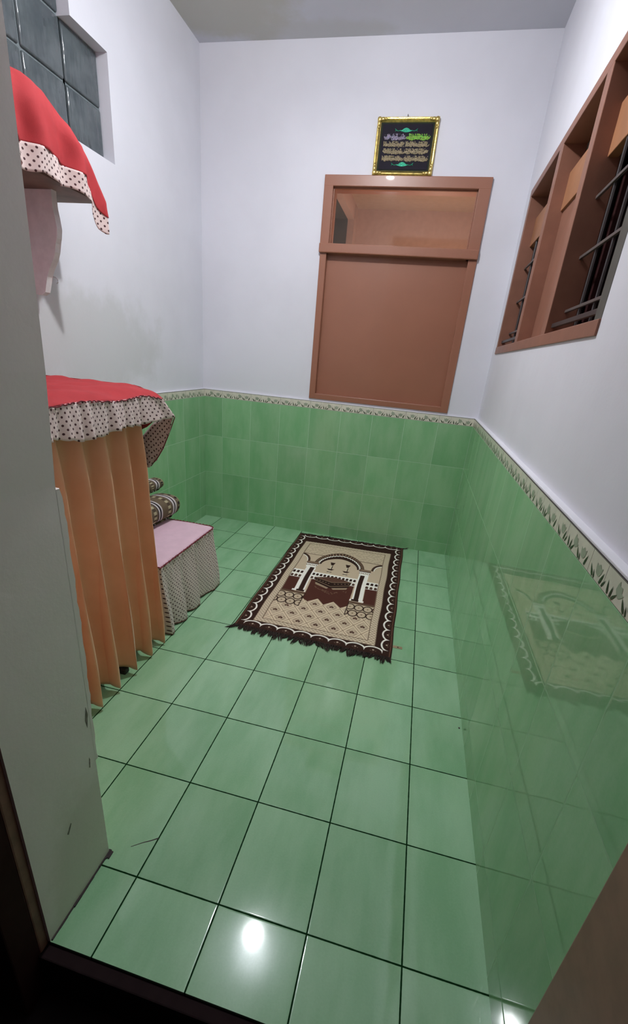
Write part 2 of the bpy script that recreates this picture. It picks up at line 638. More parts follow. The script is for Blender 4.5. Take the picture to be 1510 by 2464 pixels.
# ------------------------------------------------------------------ left wall with stepped glass-block opening
LZ0, LZ1, LZ2 = 1.782, 2.128, 2.32
LY0, LYS, LY1 = 0.255, 1.026, 1.221
bm = NB()
X0, X1 = UL - 0.12, UL
wall_grid(bm, 0, X1, X0, [YF1 - 0.1, LY0, LYS, LY1, UB + 0.1], [-0.05, LZ0, LZ1, LZ2, ZC + 0.02],
          lambda u_, v_: (LY0 < u_ < LYS and LZ0 < v_ < LZ2) or (LYS < u_ < LY1 and LZ0 < v_ < LZ1))
wall_left = obj('wall_left', bm, M_plaster)
tagk(wall_left, 'structure')
bm = NB()
box(bm, UL - 0.001, WL, YF1 - 0.02, YB + 0.01, -0.02, ZB)
obj('tiled_wainscot', bm, M_tile_l, wall_left)
bm = NB()
box(bm, UL - 0.001, WL - 0.0015, YF1 - 0.02, YB + 0.01, ZT - 0.001, ZT + 0.004, 0.0012)
obj('plaster_ledge', bm, M_ledge, wall_left)

win2 = struct('window_2', (UL, 0.74, LZ0))
bm = NB()
XG = UL - 0.045
box(bm, XG - 0.06, XG - 0.008, LY0 - 0.01, LYS + 0.01, LZ0 - 0.01, LZ2 + 0.01)
box(bm, XG - 0.06, XG - 0.008, LYS, LY1 + 0.01, LZ0 - 0.01, LZ1 + 0.01)
obj('mortar', bm, M_mortar, win2)
bm = NB()
ys = [LY0, 0.448, 0.642, 0.836, 1.030, LY1]
zs = [LZ0, 1.956, LZ1 + 0.002, LZ2]
for i in range(5):
    for j in range(3):
        if i == 4 and j == 2:
            continue
        g = 0.0035
        box(bm, XG - 0.055, XG, ys[i] + g, ys[i + 1] - g, zs[j] + g, zs[j + 1] - g, 0.007, 3)
obj('glass_block_pane', bm, M_block, win2, autosmooth=50)

# ------------------------------------------------------------------ right wall with wooden window opening
RY0, RY1, RZ0, RZ1 = 0.360, 1.862, 1.216, 1.918
bm = NB()
X0, X1 = UR, UR + 0.12
YN = -0.45
wall_grid(bm, 0, X0, X1, [YN, RY0 + 0.002, RY1 - 0.004, UB + 0.1], [-0.05, RZ0 + 0.004, RZ1 - 0.004, ZC + 0.02],
          lambda u_, v_: RY0 < u_ < RY1 and RZ0 < v_ < RZ1)
wall_right = obj('wall_right', bm, M_plaster)
tagk(wall_right, 'structure')
bm = NB()
box(bm, WR, UR + 0.001, -0.385, YB + 0.01, -0.02, ZB)
obj('tiled_wainscot', bm, M_tile_r, wall_right)
bm = NB()
box(bm, WR + 0.0015, UR + 0.001, -0.385, YB + 0.01, ZT - 0.001, ZT + 0.005, 0.0015)
obj('plaster_ledge', bm, M_ledge, wall_right)

# ------------------------------------------------------------------ near wall with the doorway the view looks through
bm = NB()
wall_grid(bm, 1, YF1, YF0, [UL - 0.1, XJ, 0.4], [-0.12, 0.90, 1.07, 1.25, 1.42, 2.25, ZC + 0.02], lambda u_, v_: u_ > XJ and v_ < 2.25)
# the plaster of the reveal bulges into the doorway higher up
for v_ in bm.verts:
    if abs(v_.co.x - XJ) < 1e-4:
        v_.co.x += float(np.interp(v_.co.z, [0.90, 1.07, 1.42, 2.3], [0.0, 0.012, 0.023, 0.030]))
wall_front = obj('wall_front', bm, M_reveal)
tagk(wall_front, 'structure')
# worn arris below the tile line: plaster lip that follows the edge of the tiling
bm = NB()
pts = [(XJ + 0.001, YF1 - 0.004), (XJ + 0.001, YF1 + 0.010), (XJ - 0.02, YF1 + 0.012), (XJ - 0.02, YF1 - 0.004)]
Z = np.linspace(0.30, 0.893, 40)
P = []
for z in Z:
    w = 0.015 - 0.006 * sm((0.62 - z) / 0.3) + 0.0012 * math.sin(z * 71) + 0.0008 * math.sin(z * 190 + 1)
    if z > 0.885:
        w *= 0.6
    P.append([Vector((XJ - 0.03, YF1 + 0.0, z)), Vector((XJ - 0.03, YF1 + w, z)), Vector((XJ - 0.003, YF1 + w, z)),
              Vector((XJ + 0.0000, YF1 + w - 0.0025, z)), Vector((XJ + 0.0000, YF1 - 0.0005, z))])
V = sheet(bm, P)
bm.faces.new(V[0])
bm.faces.new(V[-1][::-1])
obj('worn_plaster_edge', bm, M_reveal, wall_front)
# dark open joint where the reveal meets the floor
bm = NB()
for i in range(9):
    y0 = YF0 + 0.003 + i * 0.02
    w = 0.0025 + 0.002 * random.random()
    box(bm, XJ - 0.002, XJ + w, y0, y0 + 0.021, -0.001, 0.0025 + 0.0015 * random.random())
box(bm, XJ - 0.001, XJ + 0.010, YF1 - 0.014, YF1 + 0.002, -0.001, 0.003)
obj('floor_joint', bm, M_step, wall_front)
bm = NB()
prism(bm, [(-0.318, 0.205), (-0.306, 0.222), (-0.304, 0.219), (-0.315, 0.200)], 0, XJ - 0.001, XJ + 0.0004)
prism(bm, [(-0.239, 0.30), (-0.236, 0.325), (-0.2345, 0.318), (-0.237, 0.298)], 0, XJ - 0.001, XJ + 0.0004)
prism(bm, [(-0.232, 0.42), (-0.226, 0.45), (-0.223, 0.43), (-0.229, 0.40)], 0, XJ - 0.001, XJ + 0.0004)
obj('paint_chip', bm, M_chip, wall_front)

# ------------------------------------------------------------------ border of tulip tiles (trim)
def border(name, P0, du, length, pitch, n_out, start=0.0):
    """strip of border tiles from P0 along unit vector du; n_out points into the room"""
    bm = NB()
    P0, du, no = Vector(P0), Vector(du), Vector(n_out)
    up = Vector((0, 0, 1))

    def quad(pts, d, mi):
        vs = [bm.verts.new(P0 + du * a + up * b + no * d) for a, b in pts]
        f = bm.faces.new(vs)
        f.material_index = mi

    H = ZT - ZB

    def slab(a0, a1, b0, b1, d0, d1, mi):
        c = []
        for d in (d0, d1):
            for a, b in ((a0, b0), (a1, b0), (a1, b1), (a0, b1)):
                c.append(bm.verts.new(P0 + du * a + up * b + no * d))
        for q in ((0, 1, 2, 3), (4, 5, 6, 7), (0, 1, 5, 4), (1, 2, 6, 5), (2, 3, 7, 6), (3, 0, 4, 7)):
            bm.faces.new([c[i] for i in q]).material_index = mi
    slab(-0.001, length, 0, H, -0.012, -0.0004, 3)
    tul = [(-0.009, 0.007), (-0.0125, 0.016), (-0.0135, 0.024), (-0.007, 0.0205), (0, 0.026), (0.007, 0.0205), (0.0135, 0.024), (0.0115, 0.014), (0.008, 0.007), (0, 0.0045)]
    leaf = [(-0.0022, 0.0), (-0.0030, 0.006), (-0.0016, 0.013), (0.0004, 0.020), (0.0016, 0.012), (0.0022, 0.005), (0.0012, 0.0)]

    def place(shape, s, h, rot, sc, mi, d, lo, hi):
        ca, sa = math.cos(rot), math.sin(rot)
        out = []
        for x, y in shape:
            xx, yy = x * sc, y * sc
            a = s + xx * ca + yy * sa
            b = h - xx * sa + yy * ca
            out.append((a, min(max(b, 0.001), H - 0.002)))
        if min(p[0] for p in out) < lo + 0.001 or max(p[0] for p in out) > hi - 0.001:
            return
        quad(out, d, mi)
    k = 0
    a = -start
    while a < length:
        lo, hi = max(0.0, a), min(length, a + pitch)
        if hi - lo > 0.004:
            slab(lo + 0.0006, hi - 0.0006, 0.0015, H - 0.0018, -0.012, 0.0004, 0)
            R = 0.10
            for (s, rot, hh) in ((0.040, 0.05, 0.007), (0.166, -0.05, 0.006)):
                place(tul, a + s, hh, rot, 0.95, 1, 0.0008, lo, hi)
                place(leaf, a + s - 0.017, 0.004, -0.75, 1.15, 2, 0.0011, lo, hi)
                place(leaf, a + s - 0.010, 0.003, -0.40, 0.75, 2, 0.0012, lo, hi)
                place(leaf, a + s + 0.014, 0.004, 0.35, 1.15, 2, 0.0011, lo, hi)
            place(tul, a + 0.112, 0.012, 0.62, 0.95, 1, 0.0008, lo, hi)
            place(leaf, a + 0.088, 0.004, -0.35, 1.1, 2, 0.0011, lo, hi)
            place(leaf, a + 0.098, 0.003, 0.10, 1.0, 2, 0.0012, lo, hi)
            place(leaf, a + 0.104, 0.003, 0.75, 1.0, 2, 0.0011, lo, hi)
            place(leaf, a + 0.064, 0.004, 0.55, 0.85, 2, 0.0011, lo, hi)
            if lo < a + 0.066 < hi:
                slab(a + 0.0665, a + 0.067, 0.012, H - 0.002, 0, 0.0006, 3)
        a += pitch
        k += 1
    # thin dark line of grout over the tiles
    slab(-0.001, length, H - 0.0018, H, -0.012, 0.0002, 3)
    return obj(name, bm, [M_cream, M_tulip, M_leaf, M_joint])


L = WR - WL
tagk(border('trim_1', (WL, YB, ZB), (1, 0, 0), L, 0.196, (0, -1, 0), 0.196 - (L % 0.196)), 'structure')
tagk(border('trim_2', (WR, YB, ZB), (0, -1, 0), YB + 0.38, 0.2, (-1, 0, 0), 0.0), 'structure')
tagk(border('trim_3', (WL, YF1, ZB), (0, 1, 0), YB - YF1, 0.2, (1, 0, 0), 0.12), 'structure')

# ------------------------------------------------------------------ brown door with a fanlight, set above the tiles
door1 = struct('door_1', ((DX0 + DX1) / 2, UB, DZ0))
bm = NB()
YA = UB - 0.010
fw = 0.046
ZR0, ZR1 = 1.655, 1.700
box(bm, DX0 - 0.003, DX0 + fw, YA - 0.004, UB + 0.10, ZR0, DZ1 + 0.004, 0.003)
box(bm, DX1 - fw - 0.010, DX1 + 0.003, YA - 0.004, UB + 0.10, ZR0, DZ1 + 0.004, 0.003)
box(bm, DX0 - 0.003, DX1 + 0.003, YA - 0.0045, UB + 0.10, 1.955, DZ1 + 0.005, 0.003)
box(bm, DX0 - 0.005, DX1 + 0.003, YA - 0.014, UB + 0.10, ZR0, ZR1, 0.005)
box(bm, DX0, DX0 + 0.037, YA + 0.001, UB + 0.10, DZ0, ZR0 + 0.004, 0.003)
box(bm, DX1 - 0.042, DX1 + 0.002, YA + 0.001, UB + 0.10, DZ0, ZR0 + 0.004, 0.003)
box(bm, DX0, DX1 + 0.002, YA + 0.0015, UB + 0.10, DZ0, DZ0 + 0.032, 0.003)
obj('door_frame', bm, M_brown, door1)
bm = NB()
box(bm, DX0 + 0.03, DX1 - 0.03, UB + 0.026, UB + 0.050, DZ0 + 0.02, ZR0 + 0.02)
obj('door_panel', bm, M_brown, door1)
bm = NB()
box(bm, DX0 + fw - 0.006, DX1 - fw - 0.004, UB + 0.016, UB + 0.020, ZR1 - 0.01, 1.96)
obj('fanlight_pane', bm, M_glass, door1)
bm = NB()
for (x0, x1, z0, z1) in ((DX0 + fw - 0.001, DX0 + fw + 0.006, ZR1 - 0.002, 1.957), (DX1 - fw - 0.016, DX1 - fw - 0.009, ZR1 - 0.002, 1.957),
                         (DX0 + fw, DX1 - fw - 0.01, ZR1 - 0.002, ZR1 + 0.005), (DX0 + fw, DX1 - fw - 0.01, 1.950, 1.957)):
    box(bm, x0, x1, UB + 0.006, UB + 0.016, z0, z1, 0.002)
obj('glazing_bead', bm, M_brown, door1)

# room seen through the fanlight
bm = NB()
RX0, RX1, RYa, RYb, RZa, RZb = -0.86, 0.40, UB + TH, 3.26, 0.9, 2.20
box(bm, RX0 - 0.05, RX0, RYa, 2.44, RZa, RZb)
box(bm, RX0 - 0.05, RX0, 3.14, RYb, RZa, RZb)
box(bm, RX0 - 0.05, RX0, 2.43, 3.15, 2.10, RZb)
box(bm, RX0 - 0.05, RX1 + 0.05, RYb, RYb + 0.05, RZa, RZb)
box(bm, RX1, RX1 + 0.05, RYa, RYb, RZa, RZb)
box(bm, RX0 - 0.05, RX1 + 0.05, RYa, RYb + 0.05, RZa - 0.05, RZa)
nr = obj('wall_next_room', bm, M_room2)
tagk(nr, 'structure')
bm = NB()
box(bm, RX0 - 0.05, RX1 + 0.05, RYa, RYb + 0.05, RZb, RZb + 0.05)
obj('ceiling_panel', bm, M_room2c, nr)
bm = NB()
box(bm, RX0 - 0.60, RX0 - 0.58, 2.3, 3.3, RZa, RZb)
box(bm, RX0 - 0.60, RX0 - 0.045, 3.142, 3.16, RZa, RZb)
box(bm, RX0 - 0.60, RX0 - 0.045, 2.41, 2.432, RZa, RZb)
box(bm, RX0 - 0.60, RX0 - 0.045, 2.41, 3.16, 2.105, 2.12)
obj('dark_passage', bm, M_opening, nr)

# ------------------------------------------------------------------ brown wooden window in the right wall
win1 = struct('window_1', (UR, 1.1, RZ0))
XF, XK = UR - 0.004, UR + 0.074
bm = NB()
box(bm, XF, XK, RY0, RY1, RZ1 - 0.032, RZ1, 0.002)
box(bm, XF - 0.001, XK, RY0 + 0.001, RY1, RZ0, RZ0 + 0.034, 0.002)
box(bm, XF + 0.0005, XK, RY1 - 0.030, RY1, RZ0, RZ1, 0.002)
for yc in (1.330, 0.872):
    box(bm, XF + 0.0003, XK, yc - 0.026, yc + 0.026, RZ0 + 0.01, RZ1 - 0.01, 0.002)
obj('window_frame', bm, M_brown2, win1)
bm = NB()
box(bm, XF + 0.003, XK, RY0 + 0.001, RY0 + 0.048, RZ0 + 0.03, RZ1 - 0.02, 0.002)
obj('grey_jamb', bm, M_grey, win1)
for (y0, y1) in ((1.356, 1.832), (0.898, 1.304), (0.405, 0.846)):
    bm = NB()
    box(bm, XF + 0.044, XK - 0.006, y0 - 0.004, y1 + 0.004, 1.690, 1.806, 0.002)
    obj('transom_rail', bm, M_rail, win1)
bm = NB()
box(bm, XF + 0.052, XK - 0.008, 0.894, 1.308, RZ0 + 0.03, 1.694, 0.002)
obj('closed_shutter', bm, M_brown2, win1)
for (y0, y1) in ((1.356, 1.832), (0.362, 0.846)):
    bm = NB()
    nb = 4
    for i in range(1, nb):
        y = lerp(y0, y1, i / nb)
        tube(bm, [(XK - 0.025, y, RZ0 + 0.03), (XK - 0.025, y, 1.69)], 0.006, 8)
    for z in (1.315, 1.455, 1.600):
        box(bm, XK - 0.036, XK - 0.029, y0, y1, z - 0.004, z + 0.004, 0.001, mi=1)
    box(bm, XF + 0.016, XF + 0.026, y0 - 0.02, y1 + 0.01, RZ0 + 0.052, RZ0 + 0.064, 0.001)
    obj('iron_grille', bm, [M_iron, M_ironlight], win1)
bm = NB()
# glazed casement swung outwards in the near bay
box(bm, XK + 0.02, XK + 0.30, 0.835, 0.860, RZ0 + 0.04, RZ0 + 0.075, 0.002)
box(bm, XK + 0.02, XK + 0.30, 0.835, 0.860, 1.66, 1.695, 0.002)
box(bm, XK + 0.02, XK + 0.055, 0.835, 0.860, RZ0 + 0.04, 1.695, 0.002)
box(bm, XK + 0.265, XK + 0.30, 0.835, 0.860, RZ0 + 0.04, 1.695, 0.002)
obj('open_casement', bm, M_dark, win1)
# unlit room beyond that window
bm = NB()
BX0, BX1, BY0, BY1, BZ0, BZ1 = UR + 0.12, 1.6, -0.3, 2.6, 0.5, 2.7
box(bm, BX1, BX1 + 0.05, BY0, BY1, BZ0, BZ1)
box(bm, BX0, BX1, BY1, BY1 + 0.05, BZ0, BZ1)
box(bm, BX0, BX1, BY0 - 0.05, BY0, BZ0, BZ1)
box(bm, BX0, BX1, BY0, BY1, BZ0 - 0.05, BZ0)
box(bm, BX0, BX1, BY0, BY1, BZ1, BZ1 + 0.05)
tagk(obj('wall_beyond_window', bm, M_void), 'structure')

# ------------------------------------------------------------------ doorway frame, threshold, outside floor
door2 = struct('door_2', (-0.3, -0.42, 0.0))
bm = NB()
box(bm, -0.80, XJ - 0.006, -0.419, YF0 + 0.002, -0.12, 2.25, 0.003)
obj('door_post', bm, M_postbrown, door2)
bm = NB()
box(bm, -0.80, XJ - 0.007, -0.470, -0.418, -0.12, 2.25, 0.003)
box(bm, -1.4, -0.79, -0.470, -0.410, -0.12, 2.25)
obj('door_architrave', bm, M_dark, door2)
bm = NB()
box(bm, 0.160, 0.215, -1.15, -0.372, -0.10, 2.2, 0.003)
obj('door_leaf', bm, M_leafdoor, door2)
bm = NB()
box(bm, XJ - 0.01, 0.17, -0.425, YF0 + 0.001, -0.13, -0.006, 0.003)
obj('threshold', bm, M_sill, door2)
bm = NB()
box(bm, -1.6, 0.6, -1.6, -0.40, -0.20, -0.13)
tagk(obj('floor_outside', bm, M_step), 'structure')

# ------------------------------------------------------------------ prayer rug
RW, RL = 70.0, 118.0     # pattern space in cm
NLc, NRc, FLc, FRc = [np.array(v) for v in ((-.791, .757), (-.094, .748), (-.797, 1.918), (-.098, 1.950))]


def c8(r, g, b):
    return np.array(srgb(r, g, b)[:3])


def rug_pattern(U, V):
    """colour for pattern coordinates U (0..70), V (0..118, 0 = near end)"""
    sh = U.shape
    col = np.zeros(sh + (3,))
    DK, TAN, BEI, WHT, MAR, TN2 = c8(54, 33, 27), c8(205, 184, 158), c8(200, 180, 154), c8(252, 246, 236), c8(82, 45, 37), c8(170, 147, 122)
    AA = 0.10

    def put(c, sd):
        k = np.clip(0.5 - sd / AA, 0, 1)[..., None]
        col[:] = col * (1 - k) + c * k

    def rect(x0, x1, y0, y1):
        return np.maximum(np.maximum(x0 - U, U - x1), np.maximum(y0 - V, V - y1))

    def circ(cx, cy, r, ay=1.0):
        return np.hypot(U - cx, (V - cy) / ay) - r

    def seg(x0, y0, x1, y1, w):
        dx, dy = x1 - x0, y1 - y0
        tt = np.clip(((U - x0) * dx + (V - y0) * dy) / (dx * dx + dy * dy), 0, 1)
        return np.hypot(U - x0 - tt * dx, V - y0 - tt * dy) - w

    def poly(pts):
        ins = np.zeros(sh, bool)
        d = np.full(sh, 1e9)
        n = len(pts)
        for i in range(n):
            x0, y0 = pts[i]
            x1, y1 = pts[(i + 1) % n]
            d = np.minimum(d, seg(x0, y0, x1, y1, 0))
            c = ((y0 > V) != (y1 > V))
            if y1 != y0:
                ins ^= c & (U < (x1 - x0) * (V - y0) / (y1 - y0) + x0)
        return np.where(ins, -d, d)
    col[:] = DK
    # faint ornament in the dark margin
    fl = np.minimum(np.abs(((U * 0.9) % 4.6) - 2.3), np.abs(((V * 0.9) % 4.6) - 2.3))
    edge_u, edge_v = np.minimum(U, RW - U), np.minimum(V, RL - V)
    e = np.minimum(edge_u, edge_v)
    put(c8(98, 66, 52), np.abs(edge_u - 0.9) - 0.25)
    # small flower sprigs inside each scallop
    for side in range(4):
        n = 8 if side < 2 else 14
        Lg = RW if side < 2 else RL
        a = U if side < 2 else V
        b = (V if side == 0 else RL - V) if side < 2 else (U if side == 2 else RW - U)
        p = (Lg - 8.0) / n
        ph = ((a - 4.0) % p) - p / 2
        ok = (a > 4) & (a < Lg - 4)
        for (dx, dy, r, cc) in ((0, 2.6, 0.45, c8(180, 160, 140)), (-1.1, 2.1, 0.28, c8(110, 84, 70)), (1.1, 2.1, 0.28, c8(110, 84, 70)), (0, 1.3, 0.5, c8(72, 48, 40))):
            sd = np.hypot(ph - dx, b - dy) - r
            put(cc, np.where(ok, sd, 9))
        # white scallop line
        hgt = 2.3 + 2.5 * np.sqrt(np.clip(1 - (2 * ph / p) ** 2, 0, 1))
        slope = np.clip(np.abs(2.5 * (2 * ph / p) * (2 / p) / np.sqrt(np.clip(1 - (2 * ph / p) ** 2, 0.06, 1))), 0, 2.5)
        sd = np.abs(b - hgt) / np.sqrt(1 + slope ** 2) - 0.36
        put(WHT, np.where((a > 3.9) & (a < Lg - 3.9), sd, 9))
    # tan field with a pearled frame
    put(TAN, rect(6.9, 61.9, 5.6, 105.6) if False else rect(7.0, 62.4, 5.6, 105.6))
    bead = 0.5 + 0.5 * np.sin(U * 3.3) * np.sin(V * 3.3)
    inb = (rect(7.0, 62.4, 5.6, 105.6) < 0) & (rect(10.4, 59.0, 8.6, 102.6) > 0)
    col[inb] = (TN2 * 0.9)[None] * (1 - bead[inb][:, None]) + c8(228, 212, 186)[None] * bead[inb][:, None]
    put(c8(120, 98, 80), np.abs(rect(10.4, 59.0, 8.6, 102.6)) - 0.22)
    put(c8(120, 98, 80), np.abs(rect(7.0, 62.4, 5.6, 105.6)) - 0.15)
    # sky
    inside = rect(10.6, 58.8, 8.8, 102.4)

    def pin(c, sd):
        put(c, np.maximum(sd, inside))
    pin(TAN, rect(10, 60, 8, 103))
    lace = 0.5 + 0.5 * np.sin(U * 2.1 + 2 * np.sin(V * 0.9)) * np.sin(V * 2.3 + 2 * np.sin(U * 0.8))
    reg = (inside < 0) & (V > 87.2)
    col[reg] = (c8(186, 165, 140)[None] * (1 - lace[reg][:, None]) + c8(216, 197, 170)[None] * lace[reg][:, None])
    pin(c8(90, 66, 54), np.abs(V - 87.0) - 0.28)
    # tiled forecourt: trellis of diamonds
    fore = np.maximum(V - 36, inside)
    su, sv = 8.4, 11.6
    q1 = (U - 30.5) / su + (V - 29.3) / sv
    q2 = (U - 30.5) / su - (V - 29.3) / sv
    f1 = np.abs(q1 - np.floor(q1 + 0.5) - 0.0)
    g1 = np.abs((q1 + 0.5) - np.floor(q1 + 0.5) - 0.5)
    d1 = np.abs(((q1 + 0.5) % 1.0) - 0.0)
    d1 = np.minimum((q1 + 0.5) % 1.0, 1 - (q1 + 0.5) % 1.0)
    d2 = np.minimum((q2 + 0.5) % 1.0, 1 - (q2 + 0.5) % 1.0)
    pin(BEI, fore)
    dd = np.minimum(d1, d2)
    pin(c8(226, 208, 180), np.maximum(fore, np.abs(dd - 0.07) * 6.8 - 0.30))
    pin(c8(158, 134, 110), np.maximum(fore, dd * 6.8 - 0.20))
    # dark courtyard with zigzag edge
    zig = [(25.3, 31.2), (26.2, 30.0), (30.6, 34.6), (34.5, 29.8), (38.7, 34.4), (43.0, 29.8), (45.8, 32.8)]
    court = [(23.0, 56.0)] + [(23.0, 33.4), (25.3, 31.2)] + zig[1:] + [(46.4, 56.0)]
    pin(MAR, poly(court))
    for a, b in zip(zig[:-1], zig[1:]):
        pin(c8(210, 190, 162), seg(a[0], a[1], b[0], b[1], 0.28))
    pin(MAR, rect(10.4, 17.2, 38.0, 54.4))
    pin(MAR, rect(52.6, 59.0, 37.6, 54.4))
    # arcades
    def arcade(x0, x1, y0, y1, rows, n):
        pin(WHT, rect(x0, x1, y0, y1))
        hh = (y1 - y0) / rows
        for r in range(rows):
            for i in range(n):
                cx = x0 + (i + 0.5) * (x1 - x0) / n
                w = (x1 - x0) / n * 0.34
                yb = y0 + r * hh + hh * 0.10
                yt = y0 + r * hh + hh * 0.52
                cc = DK if r else c8(84, 60, 48)
                pin(cc, np.minimum(rect(cx - w, cx + w, yb, yt), circ(cx, yt, w, 1.25)))
    arcade(21.6, 46.8, 54.6, 63.6, 2, 12)
    arcade(10.4, 17.0, 54.0, 63.8, 2, 3)
    arcade(52.0, 59.0, 54.0, 62.4, 2, 3)
    # cube shaped building in the courtyard
    pin(c8(96, 66, 54), poly([(24.2, 57.6), (34.6, 61.2), (44.6, 58.4), (34.2, 54.6)]))
    pin(c8(44, 26, 22), poly([(24.2, 57.6), (34.2, 54.6), (34.2, 47.8), (25.6, 52.0)]))
    pin(c8(44, 26, 22), poly([(44.6, 58.4), (34.2, 54.6), (34.2, 47.8), (43.6, 52.2)]))
    for a, b in (((24.2, 57.6), (34.2, 54.6)), ((34.2, 54.6), (44.6, 58.4)), ((25.0, 54.2), (34.2, 49.8)), ((34.2, 49.8), (44.2, 54.4))):
        pin(c8(150, 124, 100), seg(a[0], a[1], b[0], b[1], 0.22))
    for i in range(5):
        pin(c8(130, 104, 84), circ(26.0 + i * 1.7, 55.2 - i * 0.55, 0.45))
        pin(c8(130, 104, 84), circ(36.0 + i * 1.8, 53.4 + i * 0.65, 0.45))
    pin(c8(162, 140, 116), poly([(25.6, 52.0), (26.0, 49.6), (32.6, 46.6), (33.4, 48.0)]))
    pin(c8(162, 140, 116), poly([(35.0, 48.2), (36.0, 46.8), (42.8, 49.6), (43.2, 51.6)]))
    rg = np.random.RandomState(3)
    for i in range(40):
        x = rg.uniform(26, 43.5)
        y = 47.5 - 5.5 * (1 - abs(x - 34.8) / 10) + rg.uniform(-0.8, 1.6)
        pin(c8(112, 82, 66), circ(x, y, 0.35))
    # minarets
    for mx in (30.1, 39.2):
        pin(c8(214, 200, 176), rect(mx - 0.55, mx + 0.55, 64.0, 76.0))
        pin(DK, rect(mx + 0.15, mx + 0.65, 70.0, 75.0))
        pin(DK, poly([(mx - 1.5, 79.4), (mx + 1.5, 79.4), (mx + 0.6, 75.6), (mx - 0.6, 75.6)]))
        pin(DK, poly([(mx - 2.2, 70.6), (mx + 2.2, 70.6), (mx + 0.8, 68.8), (mx - 0.8, 68.8)]))
        pin(c8(214, 200, 176), rect(mx - 0.5, mx + 0.5, 79.4, 80.4))
        pin(c8(60, 38, 30), rect(mx - 1.4, mx + 1.4, 66.2, 66.9))
    # big arch: dark band, pearl edge and carved rim
    cx, cy = 34.2, 75.0

    def archd(rx, top):
        # signed distance like value of a pointed arch of half width rx and crown height top above cy
        k = np.hypot((U - cx) / rx, np.clip(V - cy, 0, None) / (top * (1 - 0.10 * np.abs(U - cx) / rx)))
        return (k - 1) * min(rx, top)
    up = V - cy
    o_, m_, i_ = archd(14.8, 19.6), archd(13.0, 16.2), archd(10.6, 10.8)
    ring = np.maximum(np.maximum(o_, -m_), -up)
    rim = 0.5 + 0.5 * np.sin(np.arctan2(up, (U - cx)) * 56)
    pin(c8(72, 50, 40), ring)
    pin(c8(148, 122, 98), np.maximum(ring + 0.35, 0.6 - rim))
    pin(DK, np.maximum(np.maximum(m_, -i_), -up))
    bd = 0.55 * np.sin(np.arctan2(up, (U - cx)) * 44)
    pin(WHT, np.maximum(np.abs(m_ + 0.75 + bd * 0.45) - 0.42, -up))
    # half arches at the sides
    for sx, s in ((9.8, 1), (59.6, -1)):
        k = np.hypot((U - sx) / 6.0, (V - 76.5) / 9.5)
        d_ = (k - 1) * 6.5
        pin(c8(72, 50, 40), np.maximum(np.abs(d_) - 0.75, 76.5 - V))
        pin(WHT, np.maximum(np.abs(d_ + 1.0) - 0.28, 76.5 - V))
    # capitals
    for x0, x1 in ((15.2, 22.2), (46.2, 53.0)):
        pin(c8(112, 86, 70), rect(x0, x1, 74.4, 76.8))
        pin(c8(160, 136, 112), rect(x0 + 0.4, x1 - 0.4, 75.2, 76.0))
        pin(DK, rect(x0 - 0.1, x1 + 0.1, 73.6, 74.4))
        pin(WHT, poly([(x0, 73.6), (x1, 73.6), (x1 - 0.9, 68.2), (x0 + 0.9, 68.2)]))
        for i in range(3):
            pin(c8(120, 96, 80), np.abs(circ(x0 + 1.2 + i * 2.2, 71.8, 0.8)) - 0.22)
    # columns: white shaft with a dark half
    for (x0, x1, flip) in ((16.6, 22.0, False), (46.9, 52.4, True)):
        pin(WHT, rect(x0, x1, 40.4, 68.4))
        if not flip:
            pin(DK, rect(x0 + 2.0, x0 + 4.5, 40.4, 68.8))
        else:
            pin(DK, rect(x0 + 0.9, x0 + 3.4, 40.4, 68.8))
        pin(WHT, rect(x0 - 1.0, x1 + 0.7, 39.2, 40.8))
        pin(DK, rect(x0 - 0.4 + (1.6 if not flip else 0.2), x0 + (5.4 if not flip else 3.6), 39.2, 41.2))
    # pedestals with rings
    for x0, x1 in ((10.4, 23.2), (46.0, 59.0)):
        pin(BEI, rect(x0, x1, 25.0, 37.8))
        pin(c8(96, 72, 58), rect(x0, x1, 37.0, 38.8))
        pin(c8(170, 150, 126), rect(x0, x1, 36.4, 37.0))
        for r in range(2):
            for i in range(4):
                px = x0 + 1.3 + i * 4.4 - (2.2 if r == 1 else 0)
                py = 33.6 - r * 5.8
                b2 = rect(x0, x1, 25.0, 36.6)
                put(DK, np.maximum(b2, np.abs(circ(px, py, 2.15, 1.2)) - 0.30))
                put(c8(130, 104, 84), np.maximum(b2, circ(px, py, 0.45)))
        pin(DK, seg(x1 if x0 < 30 else x0, 38, x1 if x0 < 30 else x0, 25.0, 0.22))
    # hearts of the diamonds, in the forecourt only
    for i in range(-6, 7):
        for j in range(-3, 8):
            # centres are where q1 and q2 are both integers
            a, b = (i + j), (i - j)
            ux = 30.5 + su * (a + b) / 2 * 0.5 * 1.0
            vy = 29.3 + sv * (a - b) / 2 * 0.5 * 1.0
            if (i + j) % 2:
                continue
            ux = 30.5 + su * i / 2
            vy = 29.3 - sv * j / 2
            if vy > 31 or vy < 9.5 or ux < 11.5 or ux > 58:
                continue
            if (ux < 23.8 or ux > 45.4) and vy > 24.4:
                continue
            for dx in (-0.55, 0.55):
                pin(c8(86, 58, 48), circ(ux + dx, vy, 0.55, 1.3))
            pin(c8(86, 58, 48), circ(ux, vy + 0.9, 0.4))
            for sx_ in (-1, 1):
                pin(c8(146, 122, 100), seg(ux + sx_ * 1.1, vy + 1.6, ux + sx_ * 2.2, vy + 0.6, 0.18))
                pin(c8(146, 122, 100), seg(ux + sx_ * 1.1, vy - 1.6, ux + sx_ * 2.2, vy - 0.6, 0.18))
    # worn light/dark fleck of the pile
    return col


